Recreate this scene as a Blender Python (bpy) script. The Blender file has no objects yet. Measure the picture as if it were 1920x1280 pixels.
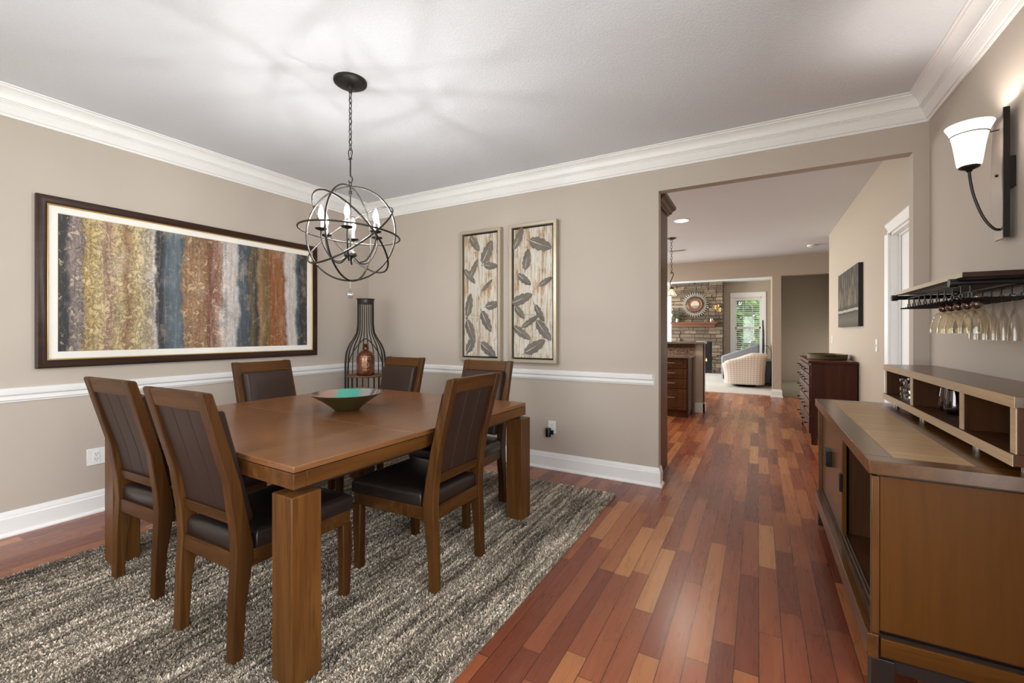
import bpy, math, random
from math import sin, cos, pi, radians, sqrt, atan2
from mathutils import Vector, Matrix
random.seed(7)
SC = bpy.context.scene
COL = SC.collection

# ---------------------------------------------------------------- materials
def newmat(name):
    m = bpy.data.materials.new(name); m.use_nodes = True
    nt = m.node_tree; nt.nodes.clear()
    out = nt.nodes.new('ShaderNodeOutputMaterial')
    return m, nt, out

class NT:
    """small node helper"""
    def __init__(s, nt): s.nt = nt
    def n(s, t, **kw):
        nd = s.nt.nodes.new(t)
        for k, v in kw.items():
            if k.startswith('i_'):
                nd.inputs[k[2:].replace('_', ' ')].default_value = v
            else: setattr(nd, k, v)
        return nd
    def l(s, a, b): s.nt.links.new(a, b)
    def obj(s, scale=(1, 1, 1), loc=(0, 0, 0), rot=(0, 0, 0), src='Object'):
        tc = s.n('ShaderNodeTexCoord'); mp = s.n('ShaderNodeMapping')
        mp.inputs['Scale'].default_value = scale; mp.inputs['Location'].default_value = loc
        mp.inputs['Rotation'].default_value = rot
        s.l(tc.outputs[src], mp.inputs['Vector']); return mp.outputs['Vector']
    def noise(s, vec, scale=5, detail=4, rough=.55, dist=0.0, dims='3D'):
        nd = s.n('ShaderNodeTexNoise'); nd.noise_dimensions = dims
        nd.inputs['Scale'].default_value = scale; nd.inputs['Detail'].default_value = detail
        nd.inputs['Roughness'].default_value = rough; nd.inputs['Distortion'].default_value = dist
        if vec is not None: s.l(vec, nd.inputs['Vector'])
        return nd.outputs['Fac']
    def ramp(s, fac, stops, interp='LINEAR'):
        r = s.n('ShaderNodeValToRGB'); r.color_ramp.interpolation = interp
        e = r.color_ramp.elements
        while len(e) > 1: e.remove(e[-1])
        for i, (p, c) in enumerate(stops):
            x = e[0] if i == 0 else e.new(p)
            x.position = p; x.color = (c[0], c[1], c[2], 1) if not isinstance(c, (int, float)) else (c, c, c, 1)
        s.l(fac, r.inputs['Fac']); return r.outputs['Color']
    def mix(s, fac, a, b, mode='MIX'):
        m = s.n('ShaderNodeMix'); m.data_type = 'RGBA'; m.blend_type = mode
        for v, k in ((fac, 0), (a, 6), (b, 7)):
            if hasattr(v, 'links'): s.l(v, m.inputs[k])
            elif k == 0: m.inputs[0].default_value = v
            else: m.inputs[k].default_value = (v[0], v[1], v[2], 1)
        return m.outputs[2]
    def math(s, op, a, b=0.0):
        m = s.n('ShaderNodeMath'); m.operation = op
        for i, v in enumerate((a, b)):
            if hasattr(v, 'links'): s.l(v, m.inputs[i])
            else: m.inputs[i].default_value = v
        return m.outputs[0]
    def bump(s, h, strength=.3, dist=.01):
        b = s.n('ShaderNodeBump'); b.inputs['Strength'].default_value = strength
        b.inputs['Distance'].default_value = dist; s.l(h, b.inputs['Height']); return b.outputs['Normal']
    def bsdf(s, col, rough=.5, metal=0.0, normal=None, spec=.5, coat=0.0, coat_rough=.1):
        b = s.n('ShaderNodeBsdfPrincipled')
        if hasattr(col, 'links'): s.l(col, b.inputs['Base Color'])
        else: b.inputs['Base Color'].default_value = (*col, 1)
        if hasattr(rough, 'links'): s.l(rough, b.inputs['Roughness'])
        else: b.inputs['Roughness'].default_value = rough
        b.inputs['Metallic'].default_value = metal
        b.inputs['Specular IOR Level'].default_value = spec
        b.inputs['Coat Weight'].default_value = coat; b.inputs['Coat Roughness'].default_value = coat_rough
        if normal is not None: s.l(normal, b.inputs['Normal'])
        return b.outputs['BSDF']

def plain(name, col, rough=.5, metal=0.0, spec=.5, coat=0.0, bump=None):
    m, nt, out = newmat(name); t = NT(nt)
    v = t.obj(); f = t.noise(v, 40, 3)
    c = t.mix(t.math('MULTIPLY', f, .22), tuple(x * 1.05 for x in col), tuple(x * .82 for x in col))
    nrm = t.bump(t.noise(v, bump[0], 3), bump[1], bump[2]) if bump else None
    t.l(t.bsdf(c, rough, metal, nrm, spec, coat), out.inputs['Surface']); return m

def emit(name, col, strength):
    m, nt, out = newmat(name); t = NT(nt)
    e = t.n('ShaderNodeEmission'); e.inputs['Color'].default_value = (*col, 1); e.inputs['Strength'].default_value = strength
    t.l(e.outputs[0], out.inputs['Surface']); return m

def wood(name, dark, mid, light, grain='y', rough=.38, coat=.08, fine=1.0, contrast=1.0, spec=.18, pores=.35):
    m, nt, out = newmat(name); t = NT(nt)
    k = 22 * fine
    sc = {'x': (1.4, k, k), 'y': (k, 1.4, k), 'z': (k, k, 1.4)}[grain]
    v = t.obj(sc)
    f = t.noise(v, 1.0, 6, .62, .6)
    big = t.noise(t.obj(tuple(x * .16 for x in sc)), 1.0, 3, .5, 1.2)
    sc2 = {'x': (6, k * 7, k * 7), 'y': (k * 7, 6, k * 7), 'z': (k * 7, k * 7, 6)}[grain]
    pore = t.noise(t.obj(sc2), 1.0, 2, .5)
    a = t.math('ADD', t.math('MULTIPLY', f, .6), t.math('MULTIPLY', big, .4))
    c = t.ramp(a, [(.5 - .22 / contrast, dark), (.5, mid), (.5 + .22 / contrast, light)])
    c = t.mix(t.ramp(pore, [(.30, pores), (.42, 0.0)]), c, tuple(x * .45 for x in dark))
    nrm = t.bump(pore, .06, .002)
    t.l(t.bsdf(c, rough, 0, nrm, spec, coat * .4, .18), out.inputs['Surface']); return m

def thin_glass(name, tint, refl=.12, rough=.02):
    """see-through glass wall: tinted transparency + a mirror-like skin that grows at grazing angles"""
    m, nt, out = newmat(name); t = NT(nt)
    lw = t.n('ShaderNodeLayerWeight'); lw.inputs['Blend'].default_value = .35
    f = t.math('ADD', t.math('MULTIPLY', t.math('POWER', lw.outputs['Facing'], 2.2), .65), refl)
    tr = t.n('ShaderNodeBsdfTransparent')
    c = t.ramp(lw.outputs['Facing'], [(0.0, tint), (1.0, tuple(x * x for x in tint))])
    t.l(c, tr.inputs['Color'])
    gl = t.n('ShaderNodeBsdfGlossy'); gl.inputs['Roughness'].default_value = rough
    gl.inputs['Color'].default_value = (.95, .95, .95, 1)
    mx = t.n('ShaderNodeMixShader'); t.l(f, mx.inputs[0]); t.l(tr.outputs[0], mx.inputs[1]); t.l(gl.outputs[0], mx.inputs[2])
    t.l(mx.outputs[0], out.inputs['Surface']); return m

M = {}
# walls: greige eggshell paint
def wall_mat(name, col):
    m, nt, out = newmat(name); t = NT(nt)
    v = t.obj(); f = t.noise(v, 1.2, 3)
    c = t.mix(t.math('MULTIPLY', f, .3), col, tuple(x * .93 for x in col))
    t.l(t.bsdf(c, .62, 0, t.bump(t.noise(v, 220, 2), .05, .002), .3), out.inputs['Surface']); return m
M['wall'] = wall_mat('greige_paint', (.50, .430, .368))
M['wall_low'] = wall_mat('greige_paint_hall', (.47, .395, .315))
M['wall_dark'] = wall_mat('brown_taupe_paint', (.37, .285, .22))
M['trim'] = plain('white_trim_paint', (.83, .82, .81), .35, spec=.4)
def ceil_mat():
    m, nt, out = newmat('textured_ceiling'); t = NT(nt)
    v = t.obj()
    a = t.noise(v, 85, 4, .6, .6); b = t.noise(v, 38, 3, .6)
    h = t.math('ADD', t.ramp(a, [(.38, 0.0), (.62, 1.0)]), t.math('MULTIPLY', b, .6))
    c = t.mix(t.math('MULTIPLY', a, .5), (.755, .785, .825), (.675, .70, .74))
    t.l(t.bsdf(c, .9, 0, t.bump(h, .32, .005), .1), out.inputs['Surface']); return m
M['ceil'] = ceil_mat()

def floor_mat():
    m, nt, out = newmat('jatoba_plank_floor'); t = NT(nt)
    tc = t.n('ShaderNodeTexCoord'); sp = t.n('ShaderNodeSeparateXYZ'); t.l(tc.outputs['Object'], sp.inputs[0])
    PW, PL = .083, .78
    u = t.math('DIVIDE', sp.outputs['X'], PW); iu = t.math('FLOOR', u); fu = t.math('FRACT', u)
    wn = t.n('ShaderNodeTexWhiteNoise'); wn.noise_dimensions = '1D'; t.l(iu, wn.inputs['W'])
    wv = t.math('MULTIPLY', wn.outputs['Value'], 9.37)
    lw = t.n('ShaderNodeTexWhiteNoise'); lw.noise_dimensions = '1D'; t.l(t.math('ADD', iu, 91.7), lw.inputs['W'])
    plen = t.math('ADD', t.math('MULTIPLY', lw.outputs['Value'], .5), PL * .75)
    vv = t.math('ADD', t.math('DIVIDE', sp.outputs['Y'], plen), wv); iv = t.math('FLOOR', vv); fv = t.math('FRACT', vv)
    cx = t.n('ShaderNodeCombineXYZ'); t.l(iu, cx.inputs[0]); t.l(iv, cx.inputs[1])
    w2 = t.n('ShaderNodeTexWhiteNoise'); w2.noise_dimensions = '2D'; t.l(cx.outputs[0], w2.inputs['Vector'])
    base = t.ramp(w2.outputs['Value'], [(0, (.14, .032, .017)), (.25, (.225, .056, .026)), (.55, (.305, .088, .036)), (.82, (.39, .138, .052)), (1, (.50, .22, .085))])
    # grain offset per plank
    off = t.n('ShaderNodeCombineXYZ'); t.l(w2.outputs['Value'], off.inputs[2])
    gm = t.n('ShaderNodeVectorMath'); gm.operation = 'MULTIPLY_ADD'
    t.l(tc.outputs['Object'], gm.inputs[0]); gm.inputs[1].default_value = (34, 2.2, 1)
    sc = t.n('ShaderNodeVectorMath'); sc.operation = 'SCALE'; t.l(off.outputs[0], sc.inputs[0]); sc.inputs['Scale'].default_value = 60
    t.l(sc.outputs[0], gm.inputs[2])
    g = t.noise(gm.outputs[0], 1.0, 5, .6, .8)
    c = t.mix(t.math('MULTIPLY', t.ramp(g, [(.3, 1.0), (.62, 0.0)]), .22), base, (.08, .022, .012))
    c = t.mix(t.math('MULTIPLY', t.ramp(g, [(.5, 0.0), (.8, 1.0)]), .12), c, (.45, .20, .09))
    gap = t.math('MAXIMUM', t.math('LESS_THAN', fu, .034), t.math('LESS_THAN', t.math('MULTIPLY', fv, plen), .0026))
    c = t.mix(t.math('MULTIPLY', gap, .88), c, (.02, .008, .005))
    r = t.math('ADD', t.math('MULTIPLY', g, .10), .23)
    wav = t.noise(t.obj((9, 1.2, 1)), 1.0, 2, .5)
    h = t.math('SUBTRACT', t.math('MULTIPLY', wav, .35), t.math('MULTIPLY', gap, .6))
    t.l(t.bsdf(c, r, 0, t.bump(h, .18, .003), .5), out.inputs['Surface']); return m
M['floor'] = floor_mat()
M['carpet'] = plain('pale_grey_carpet', (.52, .50, .46), .95, spec=.05, bump=(300, .5, .004))
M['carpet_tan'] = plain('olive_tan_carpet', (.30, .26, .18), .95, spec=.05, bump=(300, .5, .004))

def rug_mat(blades=False):
    m, nt, out = newmat('striped_shag_pile' if blades else 'striped_shag'); t = NT(nt)
    v = t.obj((1, .10, 1)); tw = t.obj((.6, 1.1, 1))
    wob = t.math('MULTIPLY', t.math('SUBTRACT', t.noise(tw, 2.6, 3), .5), .06)
    tc = t.n('ShaderNodeTexCoord'); sp = t.n('ShaderNodeSeparateXYZ'); t.l(tc.outputs['Object'], sp.inputs[0])
    xx = t.math('ADD', sp.outputs['X'], wob)
    cx = t.n('ShaderNodeCombineXYZ'); t.l(xx, cx.inputs[0]); t.l(t.math('MULTIPLY', sp.outputs['Y'], .045), cx.inputs[1])
    s1 = t.noise(cx.outputs[0], 42, 3, .7); s2 = t.noise(cx.outputs[0], 6, 2, .5)
    st = t.math('ADD', t.math('MULTIPLY', s1, .68), t.math('MULTIPLY', s2, .32))
    c = t.ramp(st, [(.34, (.075, .060, .047)), (.42, (.175, .140, .110)), (.50, (.32, .262, .207)), (.57, (.52, .435, .35)), (.66, (.72, .62, .515))])
    # thin charcoal line stripes
    ln = t.noise(cx.outputs[0], 9.3, 1, .4)
    lf = t.math('LESS_THAN', t.math('ABSOLUTE', t.math('SUBTRACT', ln, .60)), .006)
    c = t.mix(t.math('MULTIPLY', lf, .7), c, (.055, .055, .06))
    vo = t.n('ShaderNodeTexVoronoi'); vo.inputs['Scale'].default_value = 170; t.l(tc.outputs['Object'], vo.inputs['Vector'])
    tuft = t.ramp(vo.outputs['Distance'], [(0.0, 1.0), (.75, .25)])
    fl = t.noise(t.obj(), 210, 2, .7)
    k = t.math('ADD', t.math('MULTIPLY', tuft, .55), t.math('MULTIPLY', t.ramp(fl, [(.3, 0.0), (.7, 1.0)]), .75))
    if blades:
        ws = t.n('ShaderNodeTexWhiteNoise'); ws.noise_dimensions = '3D'
        fl3 = t.n('ShaderNodeVectorMath'); fl3.operation = 'SNAP'; t.l(tc.outputs['Object'], fl3.inputs[0]); fl3.inputs[1].default_value = (.009, .009, 5)
        t.l(fl3.outputs[0], ws.inputs['Vector'])
        c = t.mix(1.0, c, t.ramp(ws.outputs['Value'], [(0, .75), (.5, 1.25), (1, 1.75)]), 'MULTIPLY')
        t.l(t.bsdf(c, .95, 0, None, .05), out.inputs['Surface']); return m
    c = t.mix(1.0, c, t.ramp(k, [(0, .38), (.5, 1.05), (1.0, 1.75)]), 'MULTIPLY')
    b = t.bump(k, 1.0, .018)
    t.l(t.bsdf(c, .95, 0, b, .05), out.inputs['Surface']); return m
M['rug'] = rug_mat(); M['pile'] = rug_mat(True)

TD, TM, TL = (.034, .012, .003), (.098, .037, .009), (.170, .070, .018)
M['wood_x'] = wood('walnut_stain_across', TD, TM, TL, 'x', rough=.33)
M['wood_y'] = wood('walnut_stain_along', TD, TM, TL, 'y', rough=.33)
M['wood_z'] = wood('walnut_stain_upright', TD, TM, TL, 'z', rough=.36)
M['top'] = wood('walnut_table_top', (.125, .050, .018), (.185, .077, .030), (.245, .11, .046), 'y', rough=.30, coat=.6, contrast=.8)
M['chair_z'] = wood('chair_wood_upright', (.020, .007, .0018), (.062, .023, .0055), (.125, .051, .013), 'z', rough=.38)
M['chair_x'] = wood('chair_wood_across', (.020, .007, .0018), (.060, .022, .0052), (.115, .047, .012), 'x', rough=.38)
M['chair_y'] = wood('chair_wood_along', (.020, .007, .0018), (.060, .022, .0052), (.115, .047, .012), 'y', rough=.38)
M['leather'] = plain('brown_leather', (.026, .0125, .0085), .46, spec=.3, bump=(260, .18, .002))
M['leather_seat'] = plain('seat_leather', (.014, .0085, .007), .36, spec=.5, bump=(40, .12, .004))
SD, SM, SL = (.050, .0170, .0020), (.098, .0345, .0045), (.135, .053, .009)
M['sb_x'] = wood('sideboard_across', SD, SM, SL, 'x', rough=.4)
M['sb_y'] = wood('sideboard_along', SD, SM, SL, 'y', rough=.27, spec=.55, coat=.5)
M['sb_f'] = wood('sideboard_front', SD, SM, SL, 'z', rough=.27, spec=.55, coat=.5)
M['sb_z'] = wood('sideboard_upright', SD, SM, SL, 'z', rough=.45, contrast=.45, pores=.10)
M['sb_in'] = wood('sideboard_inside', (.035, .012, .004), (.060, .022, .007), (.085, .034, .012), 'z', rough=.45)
M['inlay'] = wood('oak_inlay', (.34, .21, .105), (.45, .29, .155), (.55, .38, .22), 'x', rough=.36, fine=1.6)
M['oak_edge'] = wood('oak_edge', (.36, .235, .125), (.48, .325, .19), (.58, .42, .26), 'y', rough=.30, fine=1.8, spec=.5, coat=.3)
M['black_wood'] = plain('black_brown_wood', (.016, .010, .008), .35)
M['cherry_z'] = wood('cherry_upright', (.030, .007, .0025), (.060, .015, .005), (.10, .027, .009), 'z', rough=.36, coat=.1)
M['cherry_x'] = wood('cherry_across', (.030, .007, .0025), (.060, .015, .005), (.10, .027, .009), 'x', rough=.36, coat=.1)
M['cherry_y'] = wood('cherry_along', (.030, .007, .0025), (.060, .015, .005), (.10, .027, .009), 'y', rough=.36, coat=.1)
M['kit_z'] = wood('kitchen_cabinet_wood', (.045, .016, .006), (.085, .032, .012), (.13, .055, .022), 'z', rough=.34, coat=.3)
M['iron'] = plain('dark_bronze_iron', (.035, .031, .028), .42, .75)
M['black'] = plain('black_metal', (.012, .012, .013), .35, .4)
M['pewter'] = plain('brushed_bronze_plate', (.30, .26, .235), .38, .85)
M['steel'] = plain('satin_nickel', (.62, .58, .52), .28, .95)
M['frame_dark'] = wood('dark_walnut_frame', (.018, .008, .005), (.034, .016, .010), (.055, .028, .018), 'y', rough=.34)
M['gold'] = plain('antique_gold', (.55, .34, .12), .38, .8)
M['champagne'] = plain('champagne_silver_leaf', (.50, .43, .33), .42, .7)
M['mat'] = plain('cream_mat_board', (.80, .76, .70), .8)
M['white_plastic'] = plain('white_plastic', (.80, .80, .78), .35)
M['slot'] = plain('dark_slot', (.02, .02, .02), .6)
M['filament'] = emit('lit_filament', (1.0, .975, .96), 3300.0)
def bulb_glass():
    m, nt, out = newmat('glowing_bulb_glass'); t = NT(nt)
    e = t.n('ShaderNodeEmission'); e.inputs['Color'].default_value = (1, .97, .93, 1); e.inputs['Strength'].default_value = 1.6
    tr = t.n('ShaderNodeBsdfTransparent'); ad = t.n('ShaderNodeAddShader'); t.l(tr.outputs[0], ad.inputs[0]); t.l(e.outputs[0], ad.inputs[1])
    t.l(ad.outputs[0], out.inputs['Surface']); return m
M['bulb'] = bulb_glass()
M['bulb_warm'] = emit('lit_sconce_bulb', (1.0, .93, .85), 380.0)
M['downlight'] = emit('recessed_lens', (1.0, .93, .84), 22.0)
M['flame'] = emit('gas_flame', (1.0, .42, .10), 5.0)
M['candle_white'] = plain('candle_sleeve', (.30, .29, .28), .35, .6)
M['glass'] = thin_glass('clear_glass', (.96, .97, .97))
M['pane'] = thin_glass('window_pane', (.97, .985, .98), .04)
M['amber_glass'] = thin_glass('amber_glass', (.996, .984, .945), .03)
M['flute_glass'] = thin_glass('frosted_flute', (.955, .94, .92), .035, .12)
M['amber_ball'] = plain('amber_stem_ball', (.040, .011, .006), .06, spec=.8, coat=1.0)
M['crystal'] = thin_glass('cut_crystal', (.80, .80, .80), .30)
M['red_glass'] = thin_glass('burgundy_glass', (.72, .50, .48), .10)
M['plum_glass'] = thin_glass('plum_glass', (.60, .48, .54), .10)
M['stone_grey'] = plain('granite_top', (.17, .135, .115), .22, spec=.6, coat=.5, bump=(90, .05, .002))
M['mirror'] = plain('mirror_glass', (.9, .92, .93), .03, 1.0)
M['silver'] = plain('silver_petal', (.62, .58, .52), .35, .5)
M['copper'] = plain('copper_rust', (.25, .09, .04), .4, .7)
M['tv'] = plain('tv_black', (.01, .01, .012), .2)
M['grey_fabric'] = plain('grey_fabric', (.27, .28, .30), .9, spec=.1, bump=(200, .3, .003))
M['leaf'] = plain('garden_leaf', (.27, .43, .12), .6)
M['leaf_dark'] = plain('garden_leaf_dark', (.045, .11, .025), .6)
M['bark'] = plain('bark', (.10, .075, .055), .9)
M['grass'] = plain('lawn', (.12, .22, .05), .95)
M['blind'] = plain('white_slat', (.80, .80, .79), .5)

def shade_glass():
    m, nt, out = newmat('lit_opal_glass'); t = NT(nt)
    d = t.bsdf((.90, .88, .84), .3, spec=.4)
    tl = t.n('ShaderNodeBsdfTranslucent'); tl.inputs['Color'].default_value = (.95, .92, .86, 1)
    e = t.n('ShaderNodeEmission'); e.inputs['Color'].default_value = (1, .95, .88, 1); e.inputs['Strength'].default_value = .9
    mx = t.n('ShaderNodeMixShader'); mx.inputs[0].default_value = .6; t.l(d, mx.inputs[1]); t.l(tl.outputs[0], mx.inputs[2])
    ad = t.n('ShaderNodeAddShader'); t.l(mx.outputs[0], ad.inputs[0]); t.l(e.outputs[0], ad.inputs[1])
    t.l(ad.outputs[0], out.inputs['Surface']); return m
M['opal'] = shade_glass()
def stained():
    m, nt, out = newmat('stained_glass_shade'); t = NT(nt)
    v = t.obj((1, 1, 1)); f = t.noise(v, 9, 2)
    c = t.ramp(f, [(.4, (.95, .80, .50)), (.55, (.95, .86, .66)), (.66, (.75, .33, .08))])
    e = t.n('ShaderNodeEmission'); t.l(c, e.inputs['Color']); e.inputs['Strength'].default_value = .5
    d = t.bsdf(c, .3); ad = t.n('ShaderNodeAddShader'); t.l(d, ad.inputs[0]); t.l(e.outputs[0], ad.inputs[1])
    t.l(ad.outputs[0], out.inputs['Surface']); return m
M['stained'] = stained()

def painting_mat():
    m, nt, out = newmat('abstract_stripe_painting'); t = NT(nt)
    tc = t.n('ShaderNodeTexCoord'); sp = t.n('ShaderNodeSeparateXYZ'); t.l(tc.outputs['UV'], sp.inputs[0])
    v = t.obj((1, 1, 1)); n1 = t.noise(v, 7, 6, .7); n2 = t.noise(v, 2.2, 3, .6)
    u = t.math('ADD', sp.outputs['X'], t.math('ADD', t.math('MULTIPLY', t.math('SUBTRACT', n1, .5), .045), t.math('MULTIPLY', t.math('SUBTRACT', n2, .5), .05)))
    K = (.028, .032, .038); SL = (.085, .115, .14); WH = (.62, .57, .54); GD = (.46, .31, .10); LG = (.60, .46, .24)
    PK = (.40, .235, .17); TN = (.33, .185, .085); RR = (.215, .070, .040); OL = (.16, .11, .04); RU = (.265, .092, .025); LI = (.27, .215, .20)
    c = t.ramp(u, [(0, K), (.022, K), (.035, LI), (.06, LI), (.075, GD), (.12, LG), (.135, PK), (.17, LG), (.20, TN), (.232, LG), (.275, (.44, .36, .27)), (.290, WH), (.298, K), (.318, K),
                   (.335, SL), (.37, (.12, .155, .18)), (.388, SL), (.40, TN), (.44, (.36, .20, .10)), (.478, TN), (.50, RR), (.545, PK), (.56, WH), (.62, WH), (.635, SL), (.68, (.05, .065, .08)), (.69, OL), (.712, K)])
    c2 = t.ramp(u, [(.715, K), (.735, TN), (.765, OL), (.79, RU), (.85, (.30, .12, .04)), (.868, RR), (.882, WH), (.925, WH), (.94, SL), (.96, K), (1, (.06, .05, .035))])
    c = t.mix(t.math('GREATER_THAN', u, .7135), c, c2)
    # crinkled relief, gold and dark veins
    cr = t.noise(t.obj((1, 1, .8)), 25, 8, .74, .5)
    rd = t.math('ABSOLUTE', t.math('SUBTRACT', cr, .5))
    mask = t.ramp(sp.outputs['X'], [(0, 1.0), (.28, 1.0), (.31, .25), (.38, .25), (.4, .9), (.55, .9), (.6, .35), (1, .3)])
    c = t.mix(t.math('MULTIPLY', t.ramp(rd, [(0, 1.0), (.045, 0.0)]), t.math('MULTIPLY', mask, .8)), c, (.05, .034, .02))
    c = t.mix(t.math('MULTIPLY', t.ramp(cr, [(.55, 0.0), (.62, 1.0)]), t.math('MULTIPLY', mask, .6)), c, (.78, .62, .38))
    pt = t.noise(t.obj((1, 1, .6)), 5.5, 5, .7)
    c = t.mix(t.math('MULTIPLY', t.ramp(pt, [(.30, .7), (.46, 0.0)]), .6), c, (.075, .055, .05))
    c = t.mix(t.math('MULTIPLY', t.ramp(pt, [(.55, 0.0), (.70, .6)]), .6), c, (.58, .45, .38))
    st = t.noise(t.obj((1, 14, 1.0)), 3.0, 5, .65)
    c = t.mix(t.math('MULTIPLY', t.ramp(st, [(.35, .8), (.5, 0.0)]), .45), c, (.05, .045, .05))
    c = t.mix(t.math('MULTIPLY', t.ramp(st, [(.55, 0.0), (.7, .8)]), .3), c, (.62, .57, .52))
    t.l(t.bsdf(c, .42, .12, t.bump(cr, .55, .012), .4), out.inputs['Surface']); return m
M['painting'] = painting_mat()

def birch_mat():
    m, nt, out = newmat('birch_trunk_painting'); t = NT(nt)
    v = t.obj((1, 1, 1)); tc = t.n('ShaderNodeTexCoord'); sp = t.n('ShaderNodeSeparateXYZ'); t.l(tc.outputs['Object'], sp.inputs[0])
    w = t.math('MULTIPLY', t.math('SUBTRACT', t.noise(v, 3, 4, .6), .5), .06)
    cx = t.n('ShaderNodeCombineXYZ'); t.l(t.math('ADD', sp.outputs['X'], w), cx.inputs[0]); t.l(t.math('MULTIPLY', sp.outputs['Z'], .05), cx.inputs[2])
    tr = t.noise(cx.outputs[0], 15, 4, .65)
    c = t.ramp(tr, [(.33, (.22, .115, .04)), (.39, (.40, .29, .17)), (.44, (.56, .51, .43)), (.50, (.62, .585, .52)), (.53, (.34, .235, .13)), (.55, (.58, .54, .47)), (.61, (.54, .48, .40)), (.635, (.25, .13, .05)), (.68, (.48, .40, .31)), (.74, (.30, .17, .07))])
    b = t.noise(t.obj((4, 4, 1.4)), 3.2, 5, .7)
    c = t.mix(t.ramp(b, [(.52, 0.0), (.64, .85)]), c, (.36, .18, .06))
    hb = t.noise(t.obj((3, 3, 26)), 1.6, 4, .6)
    c = t.mix(t.math('MULTIPLY', t.ramp(hb, [(.60, 0.0), (.70, 1.0)]), .4), c, (.22, .13, .06))
    t.l(t.bsdf(c, .5, 0, t.bump(tr, .4, .008), .4), out.inputs['Surface']); return m
M['birch'] = birch_mat()
def feather_mat():
    m, nt, out = newmat('feather_painting'); t = NT(nt)
    tc = t.n('ShaderNodeTexCoord'); sp = t.n('ShaderNodeSeparateXYZ'); t.l(tc.outputs['UV'], sp.inputs[0])
    a = t.math('ABSOLUTE', t.math('SUBTRACT', sp.outputs['Y'], .5))
    s = t.math('FRACT', t.math('MULTIPLY', t.math('SUBTRACT', sp.outputs['X'], t.math('MULTIPLY', a, .35)), 17))
    f = t.math('ABSOLUTE', t.math('SUBTRACT', s, .5))
    c = t.ramp(f, [(.04, (.36, .33, .29)), (.2, (.055, .043, .034)), (.5, (.13, .105, .085))])
    n = t.noise(t.obj(), 7, 4, .7); c = t.mix(t.ramp(n, [(.42, 0.0), (.70, .7)]), c, (.22, .195, .165))
    c = t.mix(t.math('LESS_THAN', a, .03), c, (.62, .58, .50))
    t.l(t.bsdf(c, .6, spec=.2), out.inputs['Surface']); return m
M['feather'] = feather_mat()
def hallart_mat():
    m, nt, out = newmat('grey_city_painting'); t = NT(nt)
    tc = t.n('ShaderNodeTexCoord'); sp = t.n('ShaderNodeSeparateXYZ'); t.l(tc.outputs['UV'], sp.inputs[0])
    v = sp.outputs['Y']; w = t.math('ADD', v, t.math('MULTIPLY', t.math('SUBTRACT', t.noise(t.obj(), 9, 3), .5), .04))
    c = t.ramp(w, [(0, (.10, .085, .07)), (.12, (.19, .165, .13)), (.22, (.13, .115, .095)), (.255, (.03, .028, .026)), (.27, (.62, .58, .52)), (.30, (.55, .5, .45)), (.315, (.035, .03, .028)), (.5, (.10, .085, .06)), (.72, (.05, .046, .042)), (1, (.085, .08, .075))])
    st = t.noise(t.obj((10, 60, 4)), 1, 4, .7); c = t.mix(t.math('MULTIPLY', t.ramp(st, [(.52, 0.0), (.60, 1.0)]), t.ramp(v, [(.32, 0.0), (.38, .8), (.75, .5), (1, .2)])), c, (.80, .66, .45))
    c = t.mix(1.0, c, (.62, .60, .58), 'MULTIPLY')
    t.l(t.bsdf(c, .6, 0, t.bump(st, .4, .006), .12), out.inputs['Surface']); return m
M['hallart'] = hallart_mat()

def stone_mat():
    m, nt, out = newmat('stacked_ledge_stone'); t = NT(nt)
    tc = t.n('ShaderNodeTexCoord'); sp = t.n('ShaderNodeSeparateXYZ'); t.l(tc.outputs['Object'], sp.inputs[0])
    cx = t.n('ShaderNodeCombineXYZ'); t.l(t.math('ADD', sp.outputs['X'], sp.outputs['Y']), cx.inputs[0]); t.l(sp.outputs['Z'], cx.inputs[1])
    dis = t.noise(t.obj(), 2.4, 2); ad = t.n('ShaderNodeVectorMath'); ad.operation = 'ADD'; t.l(cx.outputs[0], ad.inputs[0])
    dv = t.n('ShaderNodeCombineXYZ'); t.l(t.math('MULTIPLY', dis, .07), dv.inputs[1]); t.l(dv.outputs[0], ad.inputs[1])
    br = t.n('ShaderNodeTexBrick'); t.l(ad.outputs[0], br.inputs['Vector'])
    br.offset = .37; br.offset_frequency = 2; br.squash = 1.7; br.squash_frequency = 3
    for k, v in (('Scale', 1.0), ('Mortar Size', .008), ('Mortar Smooth', .3), ('Bias', 0.0), ('Brick Width', .34), ('Row Height', .115)): br.inputs[k].default_value = v
    br.inputs['Color1'].default_value = (0, 0, 0, 1); br.inputs['Color2'].default_value = (1, 1, 1, 1); br.inputs['Mortar'].default_value = (.5, .5, .5, 1)
    c = t.ramp(br.outputs['Color'], [(0, (.12, .083, .062)), (.3, (.20, .145, .105)), (.55, (.15, .112, .085)), (.8, (.30, .215, .14)), (1, (.36, .265, .175))])
    n = t.noise(t.obj(), 14, 4, .6); c = t.mix(t.math('MULTIPLY', n, .5), c, (.10, .085, .072))
    c = t.mix(br.outputs['Fac'], c, (.06, .05, .042))
    h = t.math('SUBTRACT', t.math('MULTIPLY', n, .5), br.outputs['Fac'])
    t.l(t.bsdf(c, .85, 0, t.bump(h, .9, .03), .2), out.inputs['Surface']); return m
M['stone'] = stone_mat()
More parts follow.
